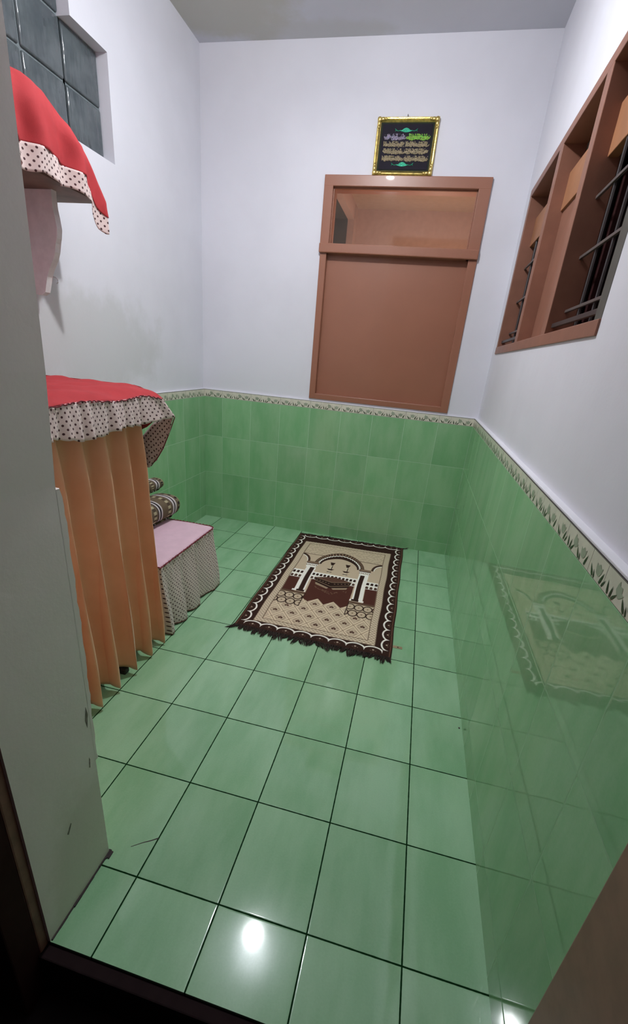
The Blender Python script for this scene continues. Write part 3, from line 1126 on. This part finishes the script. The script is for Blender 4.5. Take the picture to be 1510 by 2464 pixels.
def attr_mesh(name, X, Y, Zz, colors, mat, parent):
    nv, nu = X.shape
    off = OFF[parent.name]
    verts = np.stack([X - off.x, Y - off.y, Zz - off.z], -1).reshape(-1, 3)
    idx = np.arange(nv * nu).reshape(nv, nu)
    faces = np.stack([idx[:-1, :-1], idx[:-1, 1:], idx[1:, 1:], idx[1:, :-1]], -1).reshape(-1, 4)
    me = bpy.data.meshes.new(name)
    me.vertices.add(len(verts))
    me.vertices.foreach_set('co', verts.ravel())
    me.loops.add(faces.size)
    me.loops.foreach_set('vertex_index', faces.ravel().astype(np.int32))
    me.polygons.add(len(faces))
    me.polygons.foreach_set('loop_start', np.arange(0, faces.size, 4, dtype=np.int32))
    me.update(calc_edges=True)
    me.validate()
    at = me.color_attributes.new('weave', 'FLOAT_COLOR', 'POINT')
    c4 = np.ones((len(verts), 4), np.float32)
    c4[:, :3] = colors.reshape(-1, 3)
    at.data.foreach_set('color', c4.ravel())
    for p in me.polygons:
        p.use_smooth = True
    me.materials.append(mat)
    o = bpy.data.objects.new(name, me)
    COL.objects.link(o)
    o.parent = parent
    OFF[o.name] = off
    return o


def rug_xy(u, v):
    """u, v in 0..1 -> floor position"""
    return (NLc * (1 - u) * (1 - v) + NRc * u * (1 - v) + FLc * (1 - u) * v + FRc * u * v)


rug = thing('prayer_rug', (-0.445, 1.34, 0.0), 'brown and beige fringed prayer rug with arch pattern, lying on the green tiles', 'rug')
nu, nv = 400, 670
u = np.linspace(0, 1, nu)
v = np.linspace(0, 1, nv)
UU, VV = np.meshgrid(u, v)
patt = rug_pattern(UU * RW, VV * RL)
wx = 0.0015 * np.sin(VV * 23)
X = (NLc[0] * (1 - UU) + NRc[0] * UU) * (1 - VV) + (FLc[0] * (1 - UU) + FRc[0] * UU) * VV + wx
Y = (NLc[1] * (1 - UU) + NRc[1] * UU) * (1 - VV) + (FLc[1] * (1 - UU) + FRc[1] * UU) * VV
edge = np.minimum(np.minimum(UU, 1 - UU) * 0.70, np.minimum(VV, 1 - VV) * 1.18)
Zr = 0.0065 * np.clip(edge / 0.003, 0, 1) ** 0.5 + 0.0006 + 0.0008 * (patt.mean(-1) > 0.2) + 0.0012 * np.sin(UU * 5 + VV * 7) ** 2
attr_mesh('woven_pile', X, Y, Zr, patt, M_weave, rug)
for end in (0, 1):
    bm = NB()
    rr = random.Random(11 + end)
    nst = 210
    clump = [rr.uniform(-0.012, 0.012) for _ in range(40)]
    clen = [rr.uniform(0.55, 1.0) for _ in range(40)]
    for i in range(nst):
        uu = (i + rr.random()) / nst
        p = rug_xy(uu, float(end))
        c = int(uu * 30)
        f = (uu * 30) % 1 - 0.5
        Ln = (0.052 if end == 0 else 0.026) * clen[c] * rr.uniform(0.75, 1.1)
        if uu < 0.04 and end == 0:
            clx = -0.030
        elif end == 1 and uu > 0.95:
            clx = 0.035
        else:
            clx = clump[c] - f * 0.010
        d = -1 if end == 0 else 1
        pts = []
        for k in range(5):
            q = k / 4
            yy = p[1] + d * (Ln * q - 0.003)
            pts.append((p[0] + clx * q * q + rr.uniform(-0.0015, 0.0015), min(yy, YB - 0.004), 0.0045 * (1 - q * 0.5) + 0.0012 + (0.006 * q if end == 1 and yy > YB - 0.01 else 0) + rr.uniform(0, 0.0015)))
        tube(bm, pts, [0.0019, 0.0021, 0.0018, 0.0015, 0.0007], 5)
    obj('fringe', bm, M_fringe, rug, smooth=True)
bm = NB()
box(bm, -0.096, -0.052, 0.832, 0.850, 0.0005, 0.0015, 0.0004)
box(bm, -0.074, -0.068, 0.838, 0.844, 0.0012, 0.0018, mi=1)
tg = obj('care_label', bm, [M_tag, M_fringe], rug)
tg['label'] = 'pale cloth tag sewn to the rug edge'

# ------------------------------------------------------------------ curtained table by the left wall
TX0, TX1, TY0, TY1, TZ = WL + 0.012, -1.075, -0.18, 0.575, 0.975
table = thing('table', ((TX0 + TX1) / 2, (TY0 + TY1) / 2, 0), 'tall table beside the left wall, hidden behind its orange curtain, one black foot showing', 'table')
bm = NB()
box(bm, TX0, TX1, TY0, TY1, TZ - 0.03, TZ, 0.004)
obj('tabletop', bm, M_wood, table)
for lx in (TX0 + 0.03, -1.062 - 0.03):
    for ly in (TY0 + 0.04, 0.336, TY1 - 0.04):
        bm = NB()
        box(bm, lx - 0.018, lx + 0.018, ly - 0.018, ly + 0.018, 0.018, TZ - 0.025, 0.002)
        lg = obj('leg', bm, M_wood, table)
        bm = NB()
        dx = 0.045 if (lx > -1.2 and abs(ly - 0.336) < 0.01) else 0.0
        box(bm, lx - 0.018, lx + 0.020 + dx, ly - 0.014, ly + 0.012, 0.0, 0.020, 0.004)
        obj('rubber_foot', bm, M_rubber, lg)

# curtain with vertical folds
cur = thing('curtain', (-1.03, 0.2, 0.01), 'orange satin curtain hanging in folds around the tall table', 'curtain')
ridges = [-0.13, -0.035, 0.065, 0.158, 0.248, 0.344, 0.442, 0.528, 0.62]
bm = NB()
NS, NTt = 330, 60
P, UV = [], []
for i in range(NS):
    s = i / (NS - 1)
    y = lerp(-0.185, 0.578, s)
    k = int(np.searchsorted(ridges, y)) - 1
    a, b = (ridges[k], ridges[k + 1]) if k >= 0 else (ridges[0] - 0.09, ridges[0])
    ph = (y - a) / (b - a)                    # 0 and 1 on the crests
    rnd = math.sin(k * 12.9898) * 0.5
    col_, uvc = [], []
    for j in range(NTt):
        q = j / (NTt - 1)                     # 0 top, 1 hem
        z = lerp(0.935, 0.016 + 0.006 * math.sin(k * 5.1), q)
        amp = lerp(0.015, 0.028, sm(q / 0.25)) + 0.010 * sm((q - 0.4) / 0.6) + 0.004 * rnd * q
        w = 0.5 + 0.5 * math.cos(2 * math.pi * ph)
        sharp = w ** lerp(2.2, 1.25, sm(q * 2))
        x = lerp(-1.052, -1.028, sm(q)) + amp * (2 * sharp - 1)
        sk = 0.018 * sm(q * 1.3) * math.sin(2 * math.pi * ph)
        yy = y - sk * (1 + 0.4 * rnd) - 0.012 * q * (0.3 + 0.3 * math.sin(k * 2.1)) - 0.03 * q * max(0, (0.3 - y)) * 0.6
        yy += 0.010 * q * sm((y - 0.5) / 0.07)
        x += 0.002 * math.sin(z * 17 + k * 2.0) * q
        if q > 0.93:
            z += 0.010 * (1 - sharp) * (q - 0.93) / 0.07
        col_.append(Vector((x, yy, z)))
        uvc.append((y, z))
    P.append(col_)
    UV.append(uvc)
sheet(bm, P, UV)
solid(obj('curtain_panel', bm, M_curtain, cur, smooth=True), 0.0012)
bm = NB()
tube(bm, [(-1.058, -0.18, 0.932), (-1.058, 0.580, 0.932)], 0.004, 8)
obj('curtain_wire', bm, M_steel, cur)

# red tablecloth with polka dot frill
cl = thing('tablecloth', (-1.28, 0.2, TZ), 'red tablecloth with a polka dot frill on the curtained table', 'tablecloth')
bm = NB()
ny, nx = 90, 40
P = []
for i in range(ny):
    s = i / (ny - 1)
    y = lerp(-0.19, 0.575, s)
    row = []
    far = sm((y - 0.49) / 0.085)
    for j in range(nx):
        q = j / (nx - 1)
        if q < 0.72:
            x = lerp(TX0, -1.085 + 0.0 * far, q / 0.72)
            z = TZ + 0.010
            z += 0.006 * math.exp(-((x + 1.30) / 0.08) ** 2) * math.sin(y * 9 + 1)
        else:
            p = (q - 0.72) / 0.28
            x = -1.085 + (0.085 + 0.016 * far) * (p ** 0.9)
            z = TZ + 0.010 - (0.026 + 0.010 * far + 0.004 * math.sin(y * 21)) * p ** 1.5
        z += 0.0022 * math.sin(y * 42 + x * 30) * math.sin(x * 37 + 2) * (1 if q > 0.2 else 0.2)
        z += 0.0030 * math.sin(y * 26 - x * 55) * (q > 0.15)
        row.append(Vector((x, y + 0.012 * far * q, z)))
    P.append(row)
sheet(bm, P)
# hanging end beyond the table: red part
ncol = 24
P = []
for i in range(ncol):
    s = i / (ncol - 1)
    x = lerp(TX0, -1.000, s)
    yt = 0.577
    zt = TZ + 0.010 if x < -1.085 else TZ + 0.010 - 0.036 * ((x + 1.085) / 0.085) ** 1.5
    zs_ = lerp(0.83, 0.905, sm((x + 1.12) / 0.12))
    row = []
    for j in range(8):
        q = j / 7
        row.append(Vector((x + 0.010 * q * s, yt + 0.012 * s + 0.050 * math.sin(q * 1.4) + 0.004 * math.sin(x * 60) * q, lerp(zt, min(zs_, zt - 0.01), q))))
    P.append(row)
PR = P
sheet(bm, P)
solid(obj('red_cloth', bm, M_red, cl, smooth=True), 0.0012)
# front frill
bm = NB()
rr = random.Random(5)
N = 420
phs = [rr.uniform(0, 6.28) for _ in range(8)]
P, UV = [], []
arc = 0.0
for i in range(N):
    s = i / (N - 1)
    y = lerp(-0.19, 0.578, s)
    far = sm((y - 0.49) / 0.085)
    zt = TZ + 0.010 - (0.026 + 0.010 * far + 0.004 * math.sin(y * 21))
    zh = interp(y, [-0.2, 0.12, 0.2, 0.28, 0.38, 0.47, 0.53, 0.56, 0.578], [0.885, 0.884, 0.868, 0.866, 0.880, 0.877, 0.883, 0.887, 0.890])
    g = 0.5 * math.sin(y * 95 + phs[0] + 1.5 * math.sin(y * 23)) + 0.35 * math.sin(y * 171 + phs[1]) + 0.3 * math.sin(y * 41 + phs[2])
    col_, uvc = [], []
    for j in range(12):
        q = j / 11
        x = -1.000 + 0.018 * far + 0.006 * q + 0.0105 * g * (0.25 + 0.9 * q) * (1 - 0.75 * far)
        z = lerp(zt + 0.003, zh, q)
        if q > 0.9:
            z += 0.0015 * math.sin(y * 190 + phs[3])
        col_.append(Vector((x, y + 0.003 * g * q + 0.066 * far * q, z)))
        uvc.append((y * 1.25, z))
    P.append(col_)
    UV.append(uvc)
sheet(bm, P, UV)
# frill along the hanging end
N = 120
P, UV = [], []
for i in range(N):
    s = i / (N - 1)
    x = lerp(TX0, -0.974, s)
    f = min(s, 1.0)
    k = (x + 1.00) / 0.03
    a = PR[min(ncol - 1, int(f * (ncol - 1)))][-1]
    z0 = interp(x, [TX0, -1.12, -1.06, -1.03, -1.00, -0.974], [0.79, 0.79, 0.858, 0.874, 0.884, 0.890])
    z1 = interp(x, [TX0, -1.12, -1.075, -1.045, -1.025, -0.998, -0.974], [0.68, 0.685, 0.702, 0.74, 0.772, 0.83, 0.888])
    g = math.sin(x * 130 + 1) * 0.5 + math.sin(x * 71) * 0.5
    col_, uvc = [], []
    for j in range(10):
        q = j / 9
        col_.append(Vector((x, 0.640 + 0.004 * g * q - 0.006 * sm((x + 1.0) / 0.026), lerp(z0, z1, q) + (0.005 * math.sin(x * 210) * q))))
        uvc.append((x * 1.1, lerp(z0, z1, q)))
    P.append(col_)
    UV.append(uvc)
sheet(bm, P, UV)
fr_ = solid(obj('frill', bm, M_dots, cl, smooth=True), 0.001)
fr_['label'] = 'pinkish white frill with small dark dots'
bm = NB()
pts = []
for i in range(160):
    y = lerp(-0.19, 0.575, i / 159)
    far = sm((y - 0.49) / 0.085)
    zt = TZ + 0.010 - (0.026 + 0.010 * far + 0.004 * math.sin(y * 21))
    pts.append((-0.998 + 0.017 * far + 0.0015 * math.sin(y * 300), y, zt + 0.002 + 0.002 * math.sin(y * 260 + math.sin(y * 70) * 2)))
tube(bm, pts, 0.0018, 6)
obj('edging', bm, M_redtrim, cl, smooth=True)
bm = NB()
pts = [(interp(z, [0.70, 0.74, 0.772, 0.83, 0.888], [-1.078, -1.045, -1.025, -0.998, -0.974]), 0.6395, z) for z in np.linspace(0.70, 0.888, 30)]
tube(bm, pts, 0.0016, 6)
obj('hem_edging', bm, M_redtrim, cl, smooth=True)
bm = NB()
tube(bm, [(-1.062, 0.636, 0.862), (-1.03, 0.637, 0.876), (-1.0, 0.637, 0.886), (-0.974, 0.635, 0.890)], 0.0014, 6)
obj('edging', bm, M_redtrim, cl, smooth=True)

# ------------------------------------------------------------------ low bench with a skirted cover
BX0, BX1, BY0, BY1, BZ = WL + 0.015, -1.045, 0.594, 1.085, 0.302
bench = thing('bench', ((BX0 + BX1) / 2, (BY0 + BY1) / 2, 0), 'low bench with a pink top and polka dot skirt on the green floor', 'bench')
bm = NB()
box(bm, BX0, BX1 - 0.01, BY0, BY1 - 0.01, BZ - 0.05, BZ - 0.003, 0.008)
for lx in (BX0 + 0.03, BX1 - 0.05):
    for ly in (BY0 + 0.03, BY1 - 0.05):
        box(bm, lx - 0.02, lx + 0.02, ly - 0.02, ly + 0.02, 0, BZ - 0.04)
obj('bench_frame', bm, M_wood, bench)
bm = NB()
P = []
for i in range(60):
    y = lerp(BY0, BY1, i / 59)
    row = []
    for j in range(40):
        x = lerp(BX0, BX1 + 0.008, j / 39)
        ex = max(0, 1 - (BX1 + 0.008 - x) / 0.03)
        ey = max(0, 1 - (BY1 - y) / 0.03)
        row.append(Vector((x, y, BZ + 0.010 - 0.006 * (ex ** 2 + ey ** 2) + 0.0012 * math.sin(x * 31 + y * 23))))
    P.append(row)
sheet(bm, P)
solid(obj('seat_cover', bm, M_pink, bench, smooth=True), 0.002)['label'] = 'plain pink seat cover'
# skirt: path along the front, round the far corner and along the far end
path = []
for i in range(60):
    path.append((Vector((lerp(BX1 - 0.20, BX1 + 0.004, i / 60), BY0, 0)), Vector((0, -1, 0)) * 0.05))
for i in range(200):
    path.append((Vector((BX1 + 0.008, lerp(BY0, BY1 - 0.03, i / 199), 0)), Vector((1, 0, 0))))
for i in range(1, 14):
    a = math.pi / 2 * i / 14
    path.append((Vector((BX1 + 0.008 - 0.03 + 0.03 * math.cos(a), BY1 - 0.03 + 0.03 * math.sin(a), 0)), Vector((math.cos(a), math.sin(a), 0))))
for i in range(120):
    path.append((Vector((lerp(BX1 - 0.022, BX0 + 0.01, i / 119), BY1, 0)), Vector((0, 1, 0))))
bm = NB()
P, UV = [], []
arc = 0.0
prev = None
lobes = [(0.600, 0.05), (0.752, 0.085), (0.878, 0.075), (1.02, 0.10)]
for pt, nr_ in path:
    if prev is not None:
        arc += (pt - prev).length
    prev = pt
    y = pt.y
    if nr_.x > 0.9:
        # three broad folds whose far edge steps back sharply
        bounds = [0.50, 0.640, 0.745, 0.872, 1.10]
        k = max(i for i in range(4) if y >= bounds[i])
        f = (y - bounds[k]) / (bounds[k + 1] - bounds[k])
        big = math.sin(math.pi * min(1.0, f * 0.62) ) ** 0.9 * (1 - sm((f - 0.86) / 0.14) * (0.85 if k < 3 else 0.0))
        big = big * 1.0
    else:
        big = 0.9
    g = 0.55 * math.sin(arc * 95 + 1.3 * math.sin(arc * 31)) + 0.4 * math.sin(arc * 173 + 2) + 0.35 * math.sin(arc * 57)
    col_, uvc = [], []
    for j in range(40):
        q = j / 39
        o_ = 0.002 + 0.0042 * g * (1 - 0.55 * q) + (0.040 * big - 0.004) * sm(q) + 0.004 * math.sin(arc * 62 + 1) * q
        p3 = pt + nr_ * o_
        z = lerp(BZ + 0.004, 0.006 + 0.010 * (1 - big), q)
        col_.append(Vector((p3.x, p3.y, z)))
        uvc.append((arc * 1.25 + 0.002 * g, z))
    P.append(col_)
    UV.append(uvc)
sheet(bm, P, UV)
solid(obj('skirt', bm, M_dots2, bench, smooth=True), 0.001)['label'] = 'gathered pinkish white skirt with dark dots'
bm = NB()
pts, pts2 = [], []
for c, (pt, nr_) in enumerate(path):
    w = math.sin(c * 1.9) + 0.7 * math.sin(c * 0.83 + 1)
    q_ = pt + nr_ * (0.003 + 0.0015 * w)
    pts.append((q_.x, q_.y, BZ + 0.0055 + 0.0016 * math.sin(c * 1.3)))
    pts2.append((P[c][-1].x, P[c][-1].y, P[c][-1].z))
tube(bm, pts, 0.0024, 6)
obj('edging', bm, M_redtrim, bench, smooth=True)
bm = NB()
tube(bm, pts2, 0.0014, 5)
obj('hem_edging', bm, M_redtrim, bench, smooth=True)

# ------------------------------------------------------------------ rolled striped mats on the bench
def roll(name, cx, cz, y0, y1, rx, rz, skew, label, seed):
    t_ = thing(name, (cx, (y0 + y1) / 2, cz - rz), label, 'mat', None)
    nl, na = 150, 200
    s = np.linspace(0, 1, nl)
    th = np.linspace(-0.55 * math.pi, 3.6 * math.pi, na)       # spiral, outer layer last
    T, Sg = np.meshgrid(th, s)
    turns = (T - th[0]) / (th[-1] - th[0])
    rad = 0.35 + 0.65 * turns ** 0.8
    sq = 1.0 / (np.abs(np.cos(T)) ** 2.6 + np.abs(np.sin(T)) ** 2.6) ** (1 / 2.6)
    edge = 1 - 0.10 * np.clip((Sg - 0.93) / 0.07, 0, 1) ** 2
    Xr = cx + rx * rad * sq * np.cos(T) * edge + skew * (Sg - 0.5)
    Zr = cz + rz * rad * sq * np.sin(T) * edge
    Zr = np.maximum(Zr, cz - rz + 0.0005)
    Ll = y1 - y0
    Yr = y0 + Sg * Ll + 0.004 * np.sin(T * 2 + seed) * (Sg > 0.9)
    d = (1 - Sg) * Ll * 100                                     # cm from the far end
    BR, WH, BK, OL, GR = c8(104, 90, 72), c8(198, 190, 190), c8(42, 36, 38), c8(134, 136, 100), c8(120, 110, 88)
    col = np.zeros(T.shape + (3,))
    col[:] = BR
    u_ = T * 9.0
    dash = np.sin(u_ * 1.5) > 0.1

    def band(a, b, c):
        k = (d >= a) & (d < b)
        col[k] = c
    band(0, 1.0, OL)
    k = (d >= 1.0) & (d < 2.6)
    col[k & dash] = BK
    col[k & ~dash] = GR
    p = 11.0
    dd = (d - 2.6) % p
    m = d >= 2.6
    for a, b, c in ((1.1, 2.0, WH), (2.0, 3.0, BK), (3.0, 3.9, WH), (3.9, 4.4, BK)):
        col[m & (dd >= a) & (dd < b)] = c
    k = m & (dd > 5.6) & (dd < 7.6)
    col[k & dash] = c8(170, 160, 130)
    col[k & ~dash] = c8(78, 66, 54)
    o = attr_mesh('woven_roll', Xr, Yr, Zr, col, M_weave2, t_)
    solid(o, 0.006, 0.0)
    return t_


roll('rolled_mat', -1.318, BZ + 0.014 + 0.062, 0.70, 1.118, 0.084, 0.062, 0.03, 'thick striped woven mat rolled up on the pink bench', 1)
roll('rolled_mat', -1.378, BZ + 0.014 + 0.124 + 0.031, 0.72, 1.14, 0.038, 0.030, 0.02, 'thin striped roll lying on top of the thicker rolled mat', 2)

# ------------------------------------------------------------------ wall shelf with red cloth
SZ0, SZ1, SY0, SY1, SX1 = 1.545, 1.570, -0.12, 0.832, -1.335
shelf = thing('wall_shelf', (UL, 0.36, SZ0), 'wooden wall shelf with a white scrolled bracket on the left wall', 'shelf')
bm = NB()
box(bm, UL, SX1, SY0, SY1, SZ0, SZ1, 0.002)
obj('shelf_board', bm, M_wood, shelf)
prof = [(UL, SZ0), (-1.412, SZ0), (-1.416, 1.497), (-1.410, 1.470), (-1.406, 1.440), (-1.412, 1.412), (-1.420, 1.398), (-1.424, 1.372), (-1.436, 1.350), (-1.455, 1.322), (-1.470, 1.298), (-1.477, 1.272), (-1.484, 1.250), (-1.500, 1.240), (UL, 1.242)]
for yc in (0.705, 0.05):
    bm = NB()
    prism(bm, prof, 1, yc - 0.012, yc + 0.012, bev=0.002)
    obj('bracket', bm, M_bracket, shelf)['label'] = 'white scrolled bracket'

sc = thing('shelf_cloth', (-1.40, 0.36, SZ1), 'red cloth with a polka dot frill draped over the wall shelf', 'cloth')
ky = [-0.14, 0.2, 0.40, 0.474, 0.534, 0.603, 0.699, 0.75, 0.785, 0.806, 0.815]
kt = [1.715, 1.735, 1.742, 1.742, 1.752, 1.744, 1.697, 1.674, 1.625, 1.592, 1.570]
ks = [1.590, 1.592, 1.591, 1.591, 1.597, 1.592, 1.583, 1.560, 1.520, 1.505, 1.500]
kh = [1.535, 1.534, 1.533, 1.533, 1.535, 1.533, 1.535, 1.520, 1.462, 1.455, 1.458]
bm = NB()
Ny, rows = 150, 34
P = []
for i in range(Ny):
    y = lerp(-0.14, 0.815, i / (Ny - 1))
    zt, zs_ = interp(y, ky, kt), interp(y, ky, ks)
    f = 0.016 * math.sin(y * 46 + 0.9) + 0.006 * math.sin(y * 83 + 1)
    row = []
    for j in range(rows):
        q = j / (rows - 1)
        if q < 0.4:
            p = q / 0.4
            x = lerp(UL + 0.003, -1.325, p)
            z = zt + 0.012 - 0.012 * p ** 3
        else:
            p = (q - 0.4) / 0.6
            x = -1.325 + 0.022 * math.sin(min(1, p * 2.2) * math.pi / 2) + f * (0.35 + 0.65 * p)
            z = lerp(zt, zs_, p)
        row.append(Vector((x, y + 0.006 * math.sin(z * 40) * (q > 0.4), z)))
    P.append(row)
sheet(bm, P)
# closed far end of the drape
E_ = [r for r in P[-1]]
Q = []
for r in E_[:13]:
    Q.append([r, Vector((r.x, r.y + 0.006, max(SZ1 + 0.002, min(r.z, SZ1 + 0.01))))])
sheet(bm, Q)
solid(obj('red_cloth', bm, M_red, sc, smooth=True), 0.0012)
bm = NB()
P, UV = [], []
N = 260
for i in range(N):
    y = lerp(-0.14, 0.812, i / (N - 1))
    zt, zh = interp(y, ky, ks), interp(y, ky, kh)
    f = 0.016 * math.sin(y * 46 + 0.9) + 0.006 * math.sin(y * 83 + 1)
    g = math.sin(y * 88) * 0.5 + math.sin(y * 51 + 2) * 0.5
    col_, uvc = [], []
    for j in range(10):
        q = j / 9
        col_.append(Vector((-1.303 + f + 0.009 * g * (0.3 + q * 0.9), y + 0.004 * g * q, lerp(zt + 0.002, zh + 0.004 * math.sin(y * 60), q))))
        uvc.append((y * 1.15, lerp(zt, zh, q)))
    P.append(col_)
    UV.append(uvc)
sheet(bm, P, UV)
solid(obj('frill', bm, M_dots, sc, smooth=True), 0.001)['label'] = 'pinkish white frill with small dark dots'

# ------------------------------------------------------------------ hook on the left wall
bm = NB()
tube(bm, [(UL - 0.004, 0.80, 1.312), (UL + 0.010, 0.80, 1.310), (UL + 0.018, 0.80, 1.303), (UL + 0.018, 0.80, 1.294), (UL + 0.012, 0.80, 1.290)], 0.0016, 8)
hk = obj('wall_hook', bm, M_bracket, smooth=True)
tagk(hk, None, 'small pale hook in the left wall below the shelf', 'hook')

# ------------------------------------------------------------------ framed calligraphy above the door
FX0, FX1, FZ0, FZ1 = -0.584, -0.285, 2.004, 2.234
pic = thing('framed_calligraphy', ((FX0 + FX1) / 2, UB, FZ0), 'small gold framed calligraphy picture on the back wall above the brown door', 'picture')
YP = UB - 0.004
bm = NB()
w = 0.019
prof = [(0, 0), (0, 0.014), (0.004, 0.019), (0.009, 0.018), (0.013, 0.012), (0.019, 0.008), (0.019, 0)]
for (a, b, flip) in (((FX0, FZ0), (FX1, FZ0), 0), ((FX1, FZ0), (FX1, FZ1), 1), ((FX1, FZ1), (FX0, FZ1), 2), ((FX0, FZ1), (FX0, FZ0), 3)):
    inn = {0: (1, 1, -1, 1), 1: (-1, 1, -1, -1), 2: (-1, -1, 1, -1), 3: (1, -1, 1, 1)}[flip]
    A, B = [], []
    for (d, h) in prof:
        A.append(bm.verts.new((a[0] + inn[0] * d, UB - h, a[1] + inn[1] * d)))
        B.append(bm.verts.new((b[0] + inn[2] * d, UB - h, b[1] + inn[3] * d)))
    for k in range(len(prof)):
        n2 = (k + 1) % len(prof)
        bm.faces.new((A[k], A[n2], B[n2], B[k]))
frm = obj('frame', bm, M_gold, pic, autosmooth=35)
for (cx, cz, sx, sz) in ((FX0, FZ0, 1, 1), (FX1, FZ0, -1, 1), (FX1, FZ1, -1, -1), (FX0, FZ1, 1, -1)):
    bm = NB()
    for (dx, dz, r) in ((0.010, 0.010, 0.010), (0.026, 0.009, 0.008), (0.040, 0.0085, 0.006), (0.009, 0.026, 0.008), (0.0085, 0.040, 0.006)):
        q = bmesh.ops.create_uvsphere(bm, u_segments=10, v_segments=7, radius=1.0)
        el = (1.4, 1.0) if dx > dz else (1.0, 1.4) if dz > dx else (1.1, 1.1)
        for v_ in q['verts']:
            v_.co = Vector((cx + sx * dx + v_.co.x * r * el[0], UB - 0.017 + v_.co.y * 0.005, cz + sz * dz + v_.co.z * r * el[1]))
    obj('corner_ornament', bm, M_gold, frm, smooth=True)
bm = NB()
box(bm, FX0 + 0.016, FX1 - 0.016, UB - 0.007, UB - 0.001, FZ0 + 0.016, FZ1 - 0.016)
obj('mount', bm, M_mat, pic)
bm = NB()
box(bm, FX0 + 0.028, FX1 - 0.028, UB - 0.0085, UB - 0.002, FZ0 + 0.025, FZ1 - 0.025, 0.001)
obj('black_panel', bm, M_black, pic)
FW, FH = FX1 - FX0, FZ1 - FZ0


def fx(u_):
    return FX0 + u_ * FW


def fz(v_):
    return FZ1 - v_ * FH


def strokes(bm, x0, x1, z0, z1, rr, yb):
    """flowing pen strokes, loops and dots filling one line of script"""
    h = z1 - z0
    x = x0
    while x < x1 - 0.004:
        kind = rr.random()
        L_ = rr.uniform(0.008, 0.018)
        pts = []
        if kind < 0.45:      # bowl
            hb = rr.uniform(0.36, 0.72)
            for k in range(8):
                a = math.pi * (1 + k / 7)
                pts.append((x + L_ / 2 + L_ / 2 * math.cos(a), z0 + h * hb + h * 0.34 * math.sin(a)))
        elif kind < 0.75:    # upright
            for k in range(5):
                pts.append((x + 0.002 * math.sin(k) + k * 0.0006, z0 + h * (0.95 - 0.8 * k / 4)))
            L_ = 0.005
        else:                # long swash
            hs = rr.uniform(0.25, 0.7)
            for k in range(7):
                pts.append((x + L_ * k / 6, z0 + h * (hs + 0.18 * math.sin(k * 1.2))))
        n_ = len(pts)
        tube(bm, [(p[0], yb, p[1]) for p in pts], [0.0010 + 0.0020 * math.sin(math.pi * (k + 0.6) / (n_ + 0.4)) for k in range(n_)], 6)
        for _ in range(2):
            a, b = x + rr.uniform(0, L_), z0 + h * rr.uniform(0.08, 0.95)
            d = rr.uniform(0.0011, 0.0019)
            prism(bm, [(a - d, b), (a, b - d), (a + d, b), (a, b + d)], 1, yb - 0.001, yb + 0.001)
        x += L_ * rr.uniform(0.16, 0.30)


rr = random.Random(21)
for r, (v0, v1) in enumerate(((0.27, 0.385), (0.40, 0.505), (0.52, 0.625), (0.645, 0.75))):
    for c, (u0, u1) in enumerate(((0.135, 0.465), (0.50, 0.855))):
        bm = NB()
        strokes(bm, fx(u0), fx(u1), fz(v1), fz(v0), rr, UB - 0.0092)
        m = M_glit_violet if r == 0 and c == 0 else M_glit_green if r == 0 else M_glit_gold
        obj('script_line', bm, m, pic)
for (vc, s_) in ((0.225, 1), (0.81, 1)):
    bm = NB()
    zc_, xc = fz(vc), fx(0.485)
    out = []
    for k in range(25):
        a = -1 + 2 * k / 24
        hh = 0.009 * max(0, math.cos(a * math.pi / 2 * 1.6)) ** 0.7 if abs(a) < 0.62 else 0.0
        out.append((xc + a * 0.030, zc_ + hh + 0.0022))
    low = [(xc + a * 0.030, zc_ - 0.006 * max(0, math.cos(a * math.pi / 2))) for a in np.linspace(1, -1, 17)]
    prism(bm, out + low, 1, UB - 0.0098, UB - 0.0084)
    for sg in (-1, 1):
        tube(bm, [(xc + sg * 0.028, UB - 0.009, zc_ + 0.001), (xc + sg * 0.040, UB - 0.009, zc_ - 0.001), (xc + sg * 0.050, UB - 0.009, zc_ + 0.003), (xc + sg * 0.055, UB - 0.009, zc_ + 0.009)], [0.0018, 0.0014, 0.0022, 0.0008], 6)
        tube(bm, [(xc + sg * 0.050, UB - 0.009, zc_ + 0.003), (xc + sg * 0.054, UB - 0.009, zc_ - 0.003)], [0.002, 0.0008], 6)
    obj('scroll_ornament', bm, M_glit_teal, pic)
bm = NB()
tube(bm, [(-0.440, UB + 0.005, 2.243), (-0.440, UB - 0.012, 2.243)], 0.0022, 8)
tube(bm, [(-0.440, UB - 0.006, 2.243), (-0.445, UB - 0.007, 2.234), (-0.435, UB - 0.007, 2.234), (-0.440, UB - 0.006, 2.243)], 0.0010, 6)
obj('hanging_nail', bm, M_steel, pic, smooth=True)
